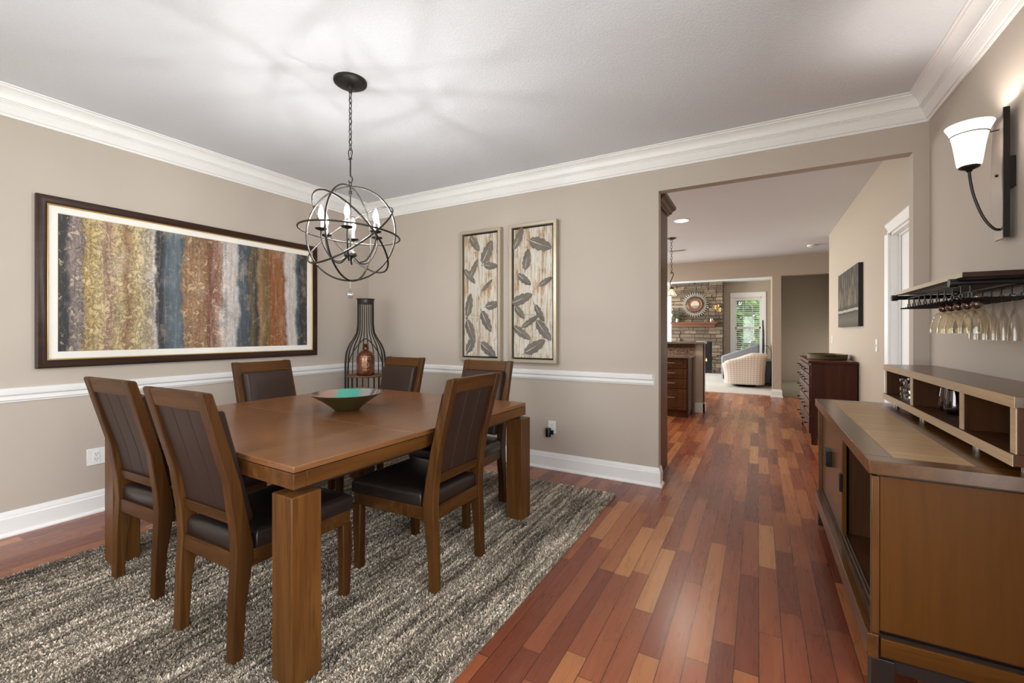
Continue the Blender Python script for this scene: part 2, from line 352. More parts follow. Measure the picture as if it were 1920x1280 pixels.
def plaid_mat():
    m, nt, out = newmat('cream_check_upholstery'); t = NT(nt)
    tc = t.n('ShaderNodeTexCoord'); sp = t.n('ShaderNodeSeparateXYZ'); t.l(tc.outputs['Object'], sp.inputs[0])
    z = t.math('LESS_THAN', t.math('FRACT', t.math('MULTIPLY', sp.outputs['Z'], 21)), .2)
    ang = t.math('ARCTAN2', sp.outputs['Y'], sp.outputs['X'])
    x = t.math('LESS_THAN', t.math('FRACT', t.math('MULTIPLY', ang, 8)), .2)
    f = t.math('MAXIMUM', z, x)
    c = t.mix(f, (.66, .57, .50), (.47, .375, .32))
    t.l(t.bsdf(c, .95, 0, None, .05), out.inputs['Surface']); return m
M['plaid'] = plaid_mat()
def mosaic_mat():
    m, nt, out = newmat('brown_mosaic'); t = NT(nt)
    vo = t.n('ShaderNodeTexVoronoi'); vo.inputs['Scale'].default_value = 42; t.l(t.obj(), vo.inputs['Vector'])
    c = t.ramp(vo.outputs['Color'], [(.2, (.10, .055, .035)), (.5, (.22, .13, .08)), (.8, (.33, .23, .15))])
    t.l(t.bsdf(c, .3), out.inputs['Surface']); return m
M['mosaic'] = mosaic_mat()
def bowl_mats():
    m, nt, out = newmat('teal_copper_glaze'); t = NT(nt)
    tc = t.n('ShaderNodeTexCoord'); sp = t.n('ShaderNodeSeparateXYZ'); t.l(tc.outputs['Object'], sp.inputs[0])
    n = t.math('MULTIPLY', t.math('SUBTRACT', t.noise(t.obj(), 8, 4), .5), .08)
    # broad bands that cross the bowl from rim to rim
    d = t.math('ADD', t.math('ADD', t.math('MULTIPLY', sp.outputs['X'], .871), t.math('MULTIPLY', sp.outputs['Y'], .491)), n)
    u = t.math('ADD', t.math('MULTIPLY', d, 2.3), .5)
    c = t.ramp(u, [(0, (.20, .09, .05)), (.05, (.05, .03, .025)), (.10, (.42, .25, .18)), (.20, (.42, .27, .20)), (.25, (.10, .40, .31)), (.30, (.08, .42, .32)), (.50, (.07, .38, .30)), (.56, (.16, .38, .32)), (.60, (.34, .31, .29)),
                   (.74, (.36, .33, .31)), (.80, (.06, .05, .05)), (.83, (.42, .40, .38)), (.87, (.05, .045, .045)), (.90, (.38, .35, .33)), (.95, (.10, .06, .05)), (1, (.28, .14, .08))])
    t.l(t.bsdf(c, .3, .2, None, .5, .3), out.inputs['Surface'])
    m2, nt, out = newmat('bronze_green_underside'); t = NT(nt)
    f = t.noise(t.obj((1, 1, .6)), 7, 4)
    c = t.ramp(f, [(.35, (.10, .040, .015)), (.5, (.12, .070, .022)), (.66, (.075, .085, .025))])
    t.l(t.bsdf(c, .35, .5, None, .5, .3), out.inputs['Surface'])
    return m, m2
M['bowl_in'], M['bowl_out'] = bowl_mats()
def jug_mat():
    m, nt, out = newmat('amber_lustre_jug'); t = NT(nt)
    f = t.noise(t.obj((1, 1, .4)), 14, 4)
    c = t.ramp(f, [(.35, (.10, .026, .010)), (.6, (.20, .06, .022))])
    t.l(t.bsdf(c, .22, .55, None, .6, .6), out.inputs['Surface']); return m
M['jug'] = jug_mat()
M['jug_gold'] = plain('jug_gold_print', (.50, .33, .17), .4, .6)
M['rust_wood'] = wood('rustic_shelf', (.10, .055, .03), (.19, .11, .065), (.28, .17, .105), 'x', rough=.6, coat=0)
M['wire'] = plain('aged_iron_wire', (.020, .016, .015), .6, .3)
M['tray'] = wood('bronze_tray', (.045, .028, .010), (.09, .06, .022), (.15, .10, .04), 'x', rough=.4)
M['plant'] = plain('dry_greenery', (.10, .10, .05), .8)

# ---------------------------------------------------------------- mesh builder
class MB:
    def __init__(s): s.v = []; s.f = []; s.m = []; s.uv = []; s.mi = 0
    def add(s, verts, faces, uvs=None):
        b = len(s.v); s.v += [tuple(v) for v in verts]
        for k, f in enumerate(faces):
            s.f.append(tuple(b + i for i in f)); s.m.append(s.mi); s.uv.append(uvs[k] if uvs else None)
        return s
    def box(s, x0, y0, z0, x1, y1, z1):
        if x0 > x1: x0, x1 = x1, x0
        if y0 > y1: y0, y1 = y1, y0
        if z0 > z1: z0, z1 = z1, z0
        v = [(x0, y0, z0), (x1, y0, z0), (x1, y1, z0), (x0, y1, z0), (x0, y0, z1), (x1, y0, z1), (x1, y1, z1), (x0, y1, z1)]
        return s.add(v, [(0, 3, 2, 1), (4, 5, 6, 7), (0, 1, 5, 4), (1, 2, 6, 5), (2, 3, 7, 6), (3, 0, 4, 7)])
    def cbox(s, c, d): return s.box(c[0] - d[0] / 2, c[1] - d[1] / 2, c[2] - d[2] / 2, c[0] + d[0] / 2, c[1] + d[1] / 2, c[2] + d[2] / 2)
    def prism(s, poly, axis, a0, a1):
        """poly: ccw list of 2-D points; axis 'x': (y,z) 'y': (x,z) 'z': (x,y)"""
        def P(p, a): return {'x': (a, p[0], p[1]), 'y': (p[0], a, p[1]), 'z': (p[0], p[1], a)}[axis]
        n = len(poly); v = [P(p, a0) for p in poly] + [P(p, a1) for p in poly]
        f = [tuple(range(n))[::-1], tuple(range(n, 2 * n))] + [(i, (i + 1) % n, n + (i + 1) % n, n + i) for i in range(n)]
        if axis == 'y': f = [t[::-1] for t in f]
        return s.add(v, f)
    def lathe(s, prof, c=(0, 0, 0), seg=24, close=True, axis='z', arc=2 * pi, sx=1, sy=1):
        v = []; f = []; n = len(prof); full = abs(arc - 2 * pi) < 1e-6
        ns = seg if full else seg + 1
        for i in range(ns):
            a = arc * i / seg
            for r, h in prof:
                p = (r * cos(a) * sx, r * sin(a) * sy, h)
                if axis == 'x': p = (h, r * cos(a) * sx, r * sin(a) * sy)
                if axis == 'y': p = (r * sin(a) * sx, h, r * cos(a) * sy)
                v.append((p[0] + c[0], p[1] + c[1], p[2] + c[2]))
        for i in range(seg):
            j = (i + 1) % ns
            for k in range(n - 1):
                a, b, cc, d = i * n + k, j * n + k, j * n + k + 1, i * n + k + 1
                if prof[k][0] < 1e-6: f.append((a, cc, d))
                elif prof[k + 1][0] < 1e-6: f.append((a, b, cc))
                else: f.append((a, b, cc, d))
        return s.add(v, f)
    def tube(s, pts, r, seg=8, closed=False, caps=True):
        pts = [Vector(p) for p in pts]; n = len(pts); rings = []; up = None
        for i, p in enumerate(pts):
            if closed: d = pts[(i + 1) % n] - pts[i - 1]
            else: d = pts[min(i + 1, n - 1)] - pts[max(i - 1, 0)]
            d.normalize()
            if up is None:
                up = Vector((0, 0, 1)) if abs(d.z) < .9 else Vector((1, 0, 0))
            a = d.cross(up)
            if a.length < 1e-5: a = d.orthogonal()
            a.normalize(); b = a.cross(d).normalized(); up = b
            rr = r[i] if isinstance(r, (list, tuple)) else r
            rings.append([p + a * (cos(2 * pi * k / seg) * rr) + b * (sin(2 * pi * k / seg) * rr) for k in range(seg)])
        v = [q for R in rings for q in R]; f = []
        for i in range(n if closed else n - 1):
            j = (i + 1) % n
            for k in range(seg):
                f.append((i * seg + k, i * seg + (k + 1) % seg, j * seg + (k + 1) % seg, j * seg + k))
        if caps and not closed:
            f.append(tuple(range(seg))[::-1]); f.append(tuple(range((n - 1) * seg, n * seg)))
        return s.add(v, f)
    def cyl(s, a, b, r, seg=16): return s.tube([a, b], r, seg)
    def sphere(s, c, r, seg=16, ring=10, sx=1, sy=1, sz=1):
        prof = [(max(0, r * sin(pi * i / ring)), -r * cos(pi * i / ring) * sz) for i in range(ring + 1)]
        prof[0] = (0, prof[0][1]); prof[-1] = (0, prof[-1][1])
        return s.lathe(prof, c, seg, sx=sx, sy=sy)
    def quad(s, a, b, c, d): return s.add([a, b, c, d], [(0, 1, 2, 3)], [[(0, 0), (1, 0), (1, 1), (0, 1)]])
    def build(s, name, mats, parent=None, bevel=0, smooth=40, loc=None, seg=2):
        me = bpy.data.meshes.new(name); me.from_pydata(s.v, [], s.f)
        if not isinstance(mats, (list, tuple)): mats = [mats]
        for m in mats: me.materials.append(M[m] if isinstance(m, str) else m)
        if len(mats) > 1: me.polygons.foreach_set('material_index', s.m)
        if any(u is not None for u in s.uv):
            ul = me.uv_layers.new(name='UVMap')
            for p, u in zip(me.polygons, s.uv):
                if u:
                    for k, li in enumerate(p.loop_indices): ul.data[li].uv = u[k]
        if smooth:
            me.polygons.foreach_set('use_smooth', [True] * len(me.polygons))
            try: me.set_sharp_from_angle(angle=radians(smooth))
            except Exception: pass
        me.update(); me.validate()
        o = bpy.data.objects.new(name, me); COL.objects.link(o)
        if parent is not None: o.parent = parent
        if loc: o.location = loc
        if bevel:
            b = o.modifiers.new('edge', 'BEVEL'); b.width = bevel; b.segments = seg; b.limit_method = 'ANGLE'; b.angle_limit = radians(40)
            b.harden_normals = False
        return o

def empty(name, loc=(0, 0, 0), rz=0):
    o = bpy.data.objects.new(name, None); COL.objects.link(o); o.location = loc; o.rotation_euler = (0, 0, rz)
    o.empty_display_size = .1; return o
def tag(o, label, cat, group=None, kind=None):
    o['label'] = label; o['category'] = cat
    if group: o['group'] = group
    if kind: o['kind'] = kind
    return o
def struct(o, label, cat): return tag(o, label, cat, kind='structure')
def dup(root, loc, rz, label, group=None):
    r = root.copy(); COL.objects.link(r); r.location = loc; r.rotation_euler = (0, 0, rz); r['label'] = label
    if group: r['group'] = group
    for ch in list(root.children):
        c = ch.copy(); COL.objects.link(c); c.parent = r
        for g in ch.children:
            d = g.copy(); COL.objects.link(d); d.parent = c
    return r
def arcpts(c, r, a0, a1, n, ax='xz'):
    o = []
    for i in range(n + 1):
        a = a0 + (a1 - a0) * i / n
        if ax == 'xz': o.append((c[0] + r * cos(a), c[1], c[2] + r * sin(a)))
        elif ax == 'yz': o.append((c[0], c[1] + r * cos(a), c[2] + r * sin(a)))
        else: o.append((c[0] + r * cos(a), c[1] + r * sin(a), c[2]))
    return o
def bez(p, n=16):
    """Catmull-Rom through the points"""
    P = [Vector(p[0])] + [Vector(q) for q in p] + [Vector(p[-1])]; o = []
    for i in range(1, len(P) - 2):
        for k in range(n):
            t = k / n; a, b, c, d = P[i - 1], P[i], P[i + 1], P[i + 2]
            o.append(.5 * ((2 * b) + (c - a) * t + (2 * a - 5 * b + 4 * c - d) * t * t + (3 * b - a - 3 * c + d) * t ** 3))
    o.append(P[-2]); return o

# ---------------------------------------------------------------- room constants
XL, XR, YF, YB, H = -4.065, .946, 3.72, -1.8, 2.765
HX0, HX1, HZ = -.715, .868, 2.425      # opening to the hall
YK = 3.81                               # back face of the far wall
YG, YG2 = 10.05, 10.18                  # wall before the great room
YE = 15.3                               # window wall of the great room
HG = 2.84

def wallseg(mb, x0, y0, x1, y1, z0=0, z1=H): mb.box(x0, y0, z0, x1, y1, z1)

# floors and ceilings
struct(MB().box(-5.2, -1.95, -.12, 2.4, YG2, 0).build('floor', 'floor', smooth=0), 'reddish brown hardwood plank floor running through dining room and hall', 'floor')
struct(MB().box(-5.2, YG2, -.12, .36, 15.6, .012).build('floor.001', 'carpet', smooth=0), 'pale grey carpet floor of the room with the fireplace', 'floor')
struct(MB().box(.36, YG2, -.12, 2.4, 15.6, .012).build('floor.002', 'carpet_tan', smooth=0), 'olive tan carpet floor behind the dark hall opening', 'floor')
struct(MB().box(-5.2, -1.95, H, 2.4, YG2, H + .12).build('ceiling', 'ceil', smooth=0), 'white textured ceiling above dining table and hall', 'ceiling')
struct(MB().box(-5.2, YG2, HG, 2.4, 15.6, HG + .12).build('ceiling.001', 'ceil', smooth=0), 'white ceiling of the room with the fireplace', 'ceiling')
# walls
w = MB(); w.box(XL - .12, YB - .12, 0, XL, YF, H)
struct(w.build('wall_left', 'wall', smooth=0), 'greige wall behind the long striped painting', 'wall')
w = MB(); w.box(XL - .12, YF, 0, HX0, YK, H); w.box(HX0, YF, HZ, HX1, YK, H); w.box(HX1, YF, 0, XR, YK, H)
struct(w.build('wall_far', 'wall', smooth=0), 'greige wall with feather panels and the wide cased hall opening', 'wall')
DY0, DY1, DZ = 3.90, 4.655, 2.075
RY0_, RY1_, RZ0, RZ1 = -1.45, 1.25, .35, 2.35
w = MB(); w.box(XR, YB - .12, 0, XR + .12, RY0_, H); w.box(XR, RY1_, 0, XR + .12, YF + .02, H); w.box(XR, RY0_, 0, XR + .12, RY1_, RZ0); w.box(XR, RY0_, RZ1, XR + .12, RY1_, H)
struct(w.build('wall_right', 'wall', smooth=0), 'greige wall behind the sideboard with the lit sconce', 'wall')
w = MB(); w.box(XR, YF + .02, 0, XR + .12, DY0, H); w.box(XR, DY1, 0, XR + .12, 8.25, H); w.box(XR, DY0, DZ, XR + .12, DY1, H)
struct(w.build('wall_hall', 'wall_low', smooth=0), 'tan hall wall with the grey canvas and white door casing', 'wall')
# rear wall behind the viewer, with a wide window added for fill light
BX0, BX1, BZ0, BZ1 = -3.3, -.2, .55, 2.35
w = MB(); w.box(XL - .12, YB - .12, 0, BX0, YB, H); w.box(BX1, YB - .12, 0, XR + .12, YB, H); w.box(BX0, YB - .12, 0, BX1, YB, BZ0); w.box(BX0, YB - .12, BZ1, BX1, YB, H)
struct(w.build('wall_back', 'wall', smooth=0), 'greige wall with the added wide window opposite the feather panels', 'wall')
# kitchen and great room shell
KY0, KY1, KZ0, KZ1 = 5.0, 9.2, .9, 2.3
w = MB(); w.box(-5.2, YK, 0, -5.08, KY0, H); w.box(-5.2, KY1, 0, -5.08, YG, H); w.box(-5.2, KY0, 0, -5.08, KY1, KZ0); w.box(-5.2, KY0, KZ1, -5.08, KY1, H)
w.box(-5.2, YK - .09, 0, XL - .12, YK, H)
struct(w.build('wall_kitchen', 'wall_low', smooth=0), 'tan kitchen wall with an added long window', 'wall')
GX0, GX1, CX1, GZ = -3.4, .235, .388, 2.382
w = MB(); w.box(-5.2, YG, 0, GX0, YG2, H + .1); w.box(GX0, YG, GZ, 2.4, YG2, H + .1); w.box(GX1, YG, 0, CX1, YG2, GZ); w.box(1.75, YG, 0, 2.4, YG2, GZ)
struct(w.build('wall_hall_end', 'wall_low', smooth=0), 'tan wall with column between fireplace room opening and dark opening', 'wall')
NY0, NY1, NZ0, NZ1 = 10.8, 13.2, .35, 1.35
w = MB(); w.box(2.28, 8.25, 0, 2.4, NY0, HG); w.box(2.28, NY1, 0, 2.4, 15.6, HG); w.box(2.28, NY0, 0, 2.4, NY1, NZ0); w.box(2.28, NY0, NZ1, 2.4, NY1, HG); w.box(XR + .12, 8.13, 0, 2.4, 8.25, H)
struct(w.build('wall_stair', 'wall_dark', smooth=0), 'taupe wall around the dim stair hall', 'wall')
w = MB(); w.box(.36, 13.6, 0, 2.4, 13.72, HG); w.box(.315, YG2, 0, .375, 15.6, HG)
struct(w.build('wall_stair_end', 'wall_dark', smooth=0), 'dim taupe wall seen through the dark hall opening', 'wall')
# window wall of the great room
W1 = (-.66, .09, .46, 2.36); W2 = (-4.1, -2.62, .46, 2.36)
w = MB(); xs = [-5.2, W2[0], W2[1], W1[0], W1[1], .36]
for a, b in ((0, 1), (2, 3), (4, 5)): w.box(xs[a], YE, 0, xs[b], YE + .14, HG)
for W in (W1, W2): w.box(W[0], YE, 0, W[1], YE + .14, W[2]); w.box(W[0], YE, W[3], W[1], YE + .14, HG)
struct(w.build('wall_great_room', 'wall_low', smooth=0), 'tan wall around the shuttered window beside the fireplace', 'wall')
LY0, LY1, LZ0, LZ1 = 11.0, 14.6, .5, 2.4
w = MB(); w.box(-5.2, YG2, 0, -5.08, LY0, HG); w.box(-5.2, LY1, 0, -5.08, 15.44, HG); w.box(-5.2, LY0, 0, -5.08, LY1, LZ0); w.box(-5.2, LY0, LZ1, -5.08, LY1, HG)
struct(w.build('wall_great_room_side', 'wall_low', smooth=0), 'tan side wall of the fireplace room with an added wide window', 'wall')

def molding(name, prof, A, B, n, ms, me, label, cat='trim', ref=0):
    A, B, n = Vector(A), Vector(B), Vector(n); d = (B - A).normalized(); mb = MB(); v = []
    for p, z in prof: q = A + n * p + d * (p * ms); v.append((q.x, q.y, z + ref))
    for p, z in prof: q = B + n * p - d * (p * me); v.append((q.x, q.y, z + ref))
    k = len(prof); f = [(i, (i + 1) % k, k + (i + 1) % k, k + i) for i in range(k)] + [tuple(range(k))[::-1], tuple(range(k, 2 * k))]
    if d.cross(n).z > 0: f = [t[::-1] for t in f]
    mb.add(v, f); return struct(mb.build(name, 'trim', smooth=25), label, cat)
CRN = [(0, -.165), (.010, -.165), (.014, -.157), (.014, -.150), (.022, -.147), (.046, -.098), (.050, -.096), (.050, -.090), (.058, -.087), (.058, -.081), (.066, -.079), (.069, -.060), (.079, -.040), (.094, -.025), (.110, -.018), (.110, -.010), (.123, -.008), (.123, 0), (0, 0)]
RAIL = [(0, .828), (.008, .828), (.010, .836), (.017, .842), (.017, .866), (.021, .870), (.027, .877), (.031, .900), (.031, .911), (.022, .917), (0, .917)]
BASE = [(0, 0), (.032, 0), (.032, .008), (.026, .018), (.018, .022), (.018, .110), (.014, .116), (.012, .134), (.007, .146), (.005, .152), (0, .152)]
molding('trim_1', CRN, (XL, YB, 0), (XL, YF, 0), (1, 0, 0), 1, 1, 'white crown moulding above the striped painting', ref=H)
molding('trim_2', CRN, (XL, YF, 0), (XR, YF, 0), (0, -1, 0), 1, 1, 'white crown moulding above the feather panels and hall opening', ref=H)
molding('trim_3', CRN, (XR, YF, 0), (XR, YB, 0), (-1, 0, 0), 1, 1, 'white crown moulding above the sconce', ref=H)
molding('trim_4', RAIL, (XL, YB, 0), (XL, YF, 0), (1, 0, 0), 0, 1, 'white chair rail under the striped painting')
molding('trim_5', RAIL, (XL, YF, 0), (-.742, YF, 0), (0, -1, 0), 1, .6, 'white chair rail under the feather panels')
molding('baseboard_left', BASE, (XL, YB, 0), (XL, YF, 0), (1, 0, 0), 0, 1, 'tall white baseboard below the striped painting wall', 'baseboard')
molding('baseboard_far', BASE, (XL, YF, 0), (HX0, YF, 0), (0, -1, 0), 1, -1, 'tall white baseboard on the feather panel wall', 'baseboard')
molding('baseboard_jamb', BASE, (HX0, YF, 0), (HX0, YK, 0), (1, 0, 0), -1, 0, 'short white baseboard wrapping the opening jamb', 'baseboard')
molding('baseboard_right', BASE, (XR, YF, 0), (XR, YB, 0), (-1, 0, 0), 0, 0, 'white baseboard behind the sideboard', 'baseboard')
molding('baseboard_hall', BASE, (XR, 8.25, 0), (XR, DY1 + .1, 0), (-1, 0, 0), 0, 0, 'white baseboard of the tan hall wall', 'baseboard')
molding('baseboard_column', BASE, (GX1, YG, 0), (CX1, YG, 0), (0, -1, 0), -1, -1, 'white baseboard at the foot of the hall column', 'baseboard')
molding('baseboard_column_side', BASE, (CX1, YG, 0), (CX1, YG2, 0), (1, 0, 0), -1, 0, 'white baseboard on the side of the hall column', 'baseboard')

# ---------------------------------------------------------------- door in the hall wall
d = empty('door_1', (XR, DY0, 0)); struct(d, 'white cased panel door in the hall wall beside the grey canvas', 'door')
L = DY1 - DY0
c = MB()
CP = [(0, 0), (-.018, 0), (-.022, .012), (-.014, .02), (-.018, .05), (-.026, .075), (-.02, .09), (0, .09)]   # (out of wall, away from opening)
def casing_v(mb, y, s, z1):
    poly = [(p, y + s * q) for p, q in CP]
    if s < 0: poly = poly[::-1]
    mb.prism([(a, b) for a, b in poly][::-1], 'z', 0, z1)
casing_v(c, 0, -1, DZ); casing_v(c, L, 1, DZ)
v = []; k = len(CP)
for p, q in CP: v.append((p, -q, DZ + q))
for p, q in CP: v.append((p, L + q, DZ + q))
c.add(v, [(i, (i + 1) % k, k + (i + 1) % k, k + i) for i in range(k)] + [tuple(range(k))[::-1], tuple(range(k, 2 * k))])
v = []
c.build('casing', 'trim', d, smooth=30)
j = MB(); j.box(0, 0, 0, .12, .018, DZ); j.box(0, L - .018, 0, .12, L, DZ); j.box(0, 0, DZ - .018, .12, L, DZ)
j.box(.045, .018, 0, .06, .03, DZ); j.box(.045, L - .03, 0, .06, L - .018, DZ); j.box(.045, 0, DZ - .03, .06, L, DZ - .018)
j.build('jamb', 'trim', d, smooth=0)
l = MB(); l.box(.062, .02, .01, .10, L - .02, DZ - .02)
for z0, z1 in ((.15, .85), (.98, 1.95)):
    for y0, y1 in ((.10, L / 2 - .04), (L / 2 + .04, L - .10)): l.box(.055, y0, z0, .062, y1, z1)
l.build('leaf', 'trim', d, bevel=.004)

# ---------------------------------------------------------------- windows
def window(name, W, y, label, glaze=True, rows=2, cols=3):
    x0, x1, z0, z1 = W; t = empty(name, ((x0 + x1) / 2, y, 0)); struct(t, label, 'window'); cx = (x0 + x1) / 2
    x0 -= cx; x1 -= cx; f = MB()
    for a, b in ((x0 - .11, x0), (x1, x1 + .11)): f.box(a, -.025, z0 - .05, b, 0, z1 + .0)
    f.box(x0 - .11, -.025, z1, x1 + .11, 0, z1 + .15); f.box(x0 - .14, -.05, z0 - .05, x1 + .14, 0, z0); 
    f.box(x0, 0, z0, x0 + .03, .13, z1); f.box(x1 - .03, 0, z0, x1, .13, z1); f.box(x0, 0, z1 - .03, x1, .13, z1); f.box(x0, 0, z0, x1, .13, z0 + .03)
    f.build('frame', 'trim', t, bevel=.004)
    s = MB(); zm = (z0 + z1) / 2
    for a, b in ((z0 + .03, zm), (zm, z1 - .03)):
        s.box(x0 + .03, .07, a, x1 - .03, .10, a + .035); s.box(x0 + .03, .07, b - .035, x1 - .03, .10, b)
        s.box(x0 + .03, .07, a, x0 + .065, .10, b); s.box(x1 - .065, .07, a, x1 - .03, .10, b)
        for i in range(1, cols): xx = x0 + (x1 - x0) * i / cols; s.box(xx - .009, .078, a, xx + .009, .092, b)
        for i in range(1, rows): zz = a + (b - a) * i / rows; s.box(x0 + .03, .078, zz - .009, x1 - .03, .092, zz + .009)
    s.build('sash', 'trim', t, smooth=0)
    MB().box(x0 + .03, .083, z0 + .03, x1 - .03, .087, z1 - .03).build('pane', 'pane', t, smooth=0)
    return t
window('window_1', W1, YE, 'white shuttered window beside the stone fireplace')
window('window_2', W2, YE, 'white cased window on the far side of the stone fireplace')
t = empty('window_blind', ((W1[0] + W1[1]) / 2, YE + .03, 0)); tag(t, 'white horizontal slat blind hanging in the fireplace room window', 'blind')
hw = (W1[1] - W1[0]) / 2 - .035
MB().box(-hw, -.02, W1[3] - .09, hw, .03, W1[3] - .035).build('headrail', 'blind', t)
s = MB(); z = W1[2] + .06
while z < W1[3] - .1:
    s.add([(-hw, -.022, z - .006), (hw, -.022, z - .006), (hw, .022, z + .006), (-hw, .022, z + .006), (-hw, -.022, z - .003), (hw, -.022, z - .003), (hw, .022, z + .009), (-hw, .022, z + .009)],
          [(0, 3, 2, 1), (4, 5, 6, 7), (0, 1, 5, 4), (1, 2, 6, 5), (2, 3, 7, 6), (3, 0, 4, 7)])
    z += .062
s.build('slats', 'blind', t, smooth=0)
# made-up windows out of view, added to light the rooms
def fill_window(name, axis, a0, a1, z0, z1, at, out, label, n=3):
    t = empty(name, (0, 0, 0)); struct(t, label, 'window'); f = MB()
    def bx(u0, w0, z0_, u1, w1, z1_):
        if axis == 'x': f.box(u0, w0, z0_, u1, w1, z1_)
        else: f.box(w0, u0, z0_, w1, u1, z1_)
    for k in range(n + 1):
        u = a0 + (a1 - a0) * k / n; bx(max(a0, u - .035), at, z0, min(a1, u + .035), at + out * .07, z1)
    bx(a0, at, z0, a1, at + out * .07, z0 + .05); bx(a0, at, z1 - .05, a1, at + out * .07, z1)
    f.build('frame', 'trim', t, smooth=0); f2 = MB()
    if axis == 'x': f2.box(a0, at + out * .03, z0, a1, at + out * .034, z1)
    else: f2.box(at + out * .03, a0, z0, at + out * .034, a1, z1)
    f2.build('pane', 'pane', t, smooth=0)
fill_window('added_window_3', 'x', BX0, BX1, BZ0, BZ1, YB - .02, -1, 'added wide white window in the wall opposite the feather panels')  # invented rear window, brings fill from behind the camera
fill_window('added_window_7', 'y', RY0_, RY1_, RZ0, RZ1, XR + .02, 1, 'added wide white window in the sconce wall, past the sideboard')  # invented opening, lights the faces turned towards this wall
fill_window('added_window_4', 'y', KY0, KY1, KZ0, KZ1, -5.10, -1, 'added long white kitchen window')  # unseen, put in to brighten kitchen and hall
fill_window('added_window_5', 'y', LY0, LY1, LZ0, LZ1, -5.10, -1, 'added wide white side window of the fireplace room')  # unseen, put in to brighten the fireplace room

fill_window('added_window_6', 'y', NY0, NY1, NZ0, NZ1, 2.30, 1, 'added low white window of the dim stair hall')  # unseen, added so the stair hall does not go black
# ---------------------------------------------------------------- rug
RX0, RX1, RY0, RY1, RH = -3.35, -.96, .30, 3.345, .022
def make_rug():
    import numpy as np
    rng = np.random.default_rng(3)
    nx, ny = 300, 380
    gx = np.linspace(RX0, RX1, nx); gy = np.linspace(RY0, RY1, ny)
    X, Y = np.meshgrid(gx, gy)
    e = np.minimum(np.minimum(X - RX0, RX1 - X), np.minimum(Y - RY0, RY1 - Y))
    stripe = .0025 * np.sin(X * 55 + .5 * np.sin(Y * 3)) + .002 * np.sin(X * 131 + Y * .7)
    Z = RH * (1 - .55 * np.exp(-e / .012)) - .006 + stripe + rng.uniform(-.0042, .0042, X.shape)
    jx = rng.uniform(-.0035, .0035, X.shape); jy = rng.uniform(-.0035, .0035, X.shape)
    Z[0, :] = Z[-1, :] = 0.001; Z[:, 0] = Z[:, -1] = 0.001
    co = np.stack([X + jx, Y + jy, Z], -1).reshape(-1, 3).astype(np.float32)
    i = np.arange(nx * ny).reshape(ny, nx)
    q = np.stack([i[:-1, :-1], i[:-1, 1:], i[1:, 1:], i[1:, :-1]], -1).reshape(-1, 4).astype(np.int32)
    me = bpy.data.meshes.new('area_rug'); me.vertices.add(len(co)); me.vertices.foreach_set('co', co.ravel())
    me.loops.add(q.size); me.loops.foreach_set('vertex_index', q.ravel())
    me.polygons.add(len(q)); me.polygons.foreach_set('loop_start', np.arange(0, q.size, 4, dtype=np.int32))
    me.update(calc_edges=True); me.validate(); me.materials.append(M['rug'])
    o = bpy.data.objects.new('area_rug', me); COL.objects.link(o)
    # the shag itself: short leaning yarn ends
    N = 210000
    px = rng.uniform(RX0 + .002, RX1 - .002, N); py = rng.uniform(RY0 + .002, RY1 - .002, N)
    ang = rng.uniform(0, 2 * np.pi, N); wd_ = rng.uniform(.0016, .0032, N); ht = rng.uniform(.006, .013, N); la = rng.uniform(0, 2 * np.pi, N); ll = rng.uniform(.002, .010, N)
    ex = np.minimum(np.minimum(px - RX0, RX1 - px), np.minimum(py - RY0, RY1 - py)); z0 = np.where(ex < .012, .006, .013)
    dx, dy = np.cos(ang) * wd_, np.sin(ang) * wd_; ox, oy = np.cos(la) * ll, np.sin(la) * ll
    P = np.empty((N, 4, 3), np.float32)
    P[:, 0] = np.stack([px - dx, py - dy, z0], -1); P[:, 1] = np.stack([px + dx, py + dy, z0], -1)
    P[:, 2] = np.stack([px + dx * .8 + ox, py + dy * .8 + oy, z0 + ht], -1); P[:, 3] = np.stack([px - dx * .8 + ox, py - dy * .8 + oy, z0 + ht], -1)
    mp = bpy.data.meshes.new('pile'); mp.vertices.add(N * 4); mp.vertices.foreach_set('co', P.ravel())
    mp.loops.add(N * 4); mp.loops.foreach_set('vertex_index', np.arange(N * 4, dtype=np.int32)); mp.polygons.add(N); mp.polygons.foreach_set('loop_start', np.arange(0, N * 4, 4, dtype=np.int32))
    mp.update(calc_edges=True); mp.materials.append(M['pile'])
    pl = bpy.data.objects.new('pile', mp); COL.objects.link(pl); pl.parent = o; pl['kind'] = 'stuff'
    return tag(o, 'shaggy taupe and charcoal striped rug under the dining table', 'rug')
make_rug()
RZ = .018

# ---------------------------------------------------------------- dining table
TZ, TX, TY, TRZ = .7875, -2.235, 1.825, radians(-1.6)
HW, HL = .832, .838
t = empty('dining_table', (TX, TY, RZ), TRZ); tag(t, 'large square walnut brown dining table with block legs on the striped rug', 'table')
tz = TZ - RZ
mb = MB()
for a, b in ((-HL, -.225), (-.2235, .2235), (.225, HL)): mb.box(-HW, a, tz - .0235, HW, b, tz)
mb.build('tabletop', 'top', t, bevel=.003)
mb = MB(); iw = .16
for x0, y0, x1, y1 in ((-HW, -HL, HW, -HL + .05), (-HW, HL - .05, HW, HL), (-HW, -HL + .05, -HW + .05, HL - .05), (HW - .05, -HL + .05, HW, HL - .05)): mb.box(x0, y0, tz - .083, x1, y1, tz - .0260)
mb.build('apron', 'wood_y', t, bevel=.0025)
MB().box(-HW + .03, -HL + .03, tz - .10, HW - .03, HL - .03, tz - .03).build('underframe', 'black_wood', t)
p, lw = .022, .118
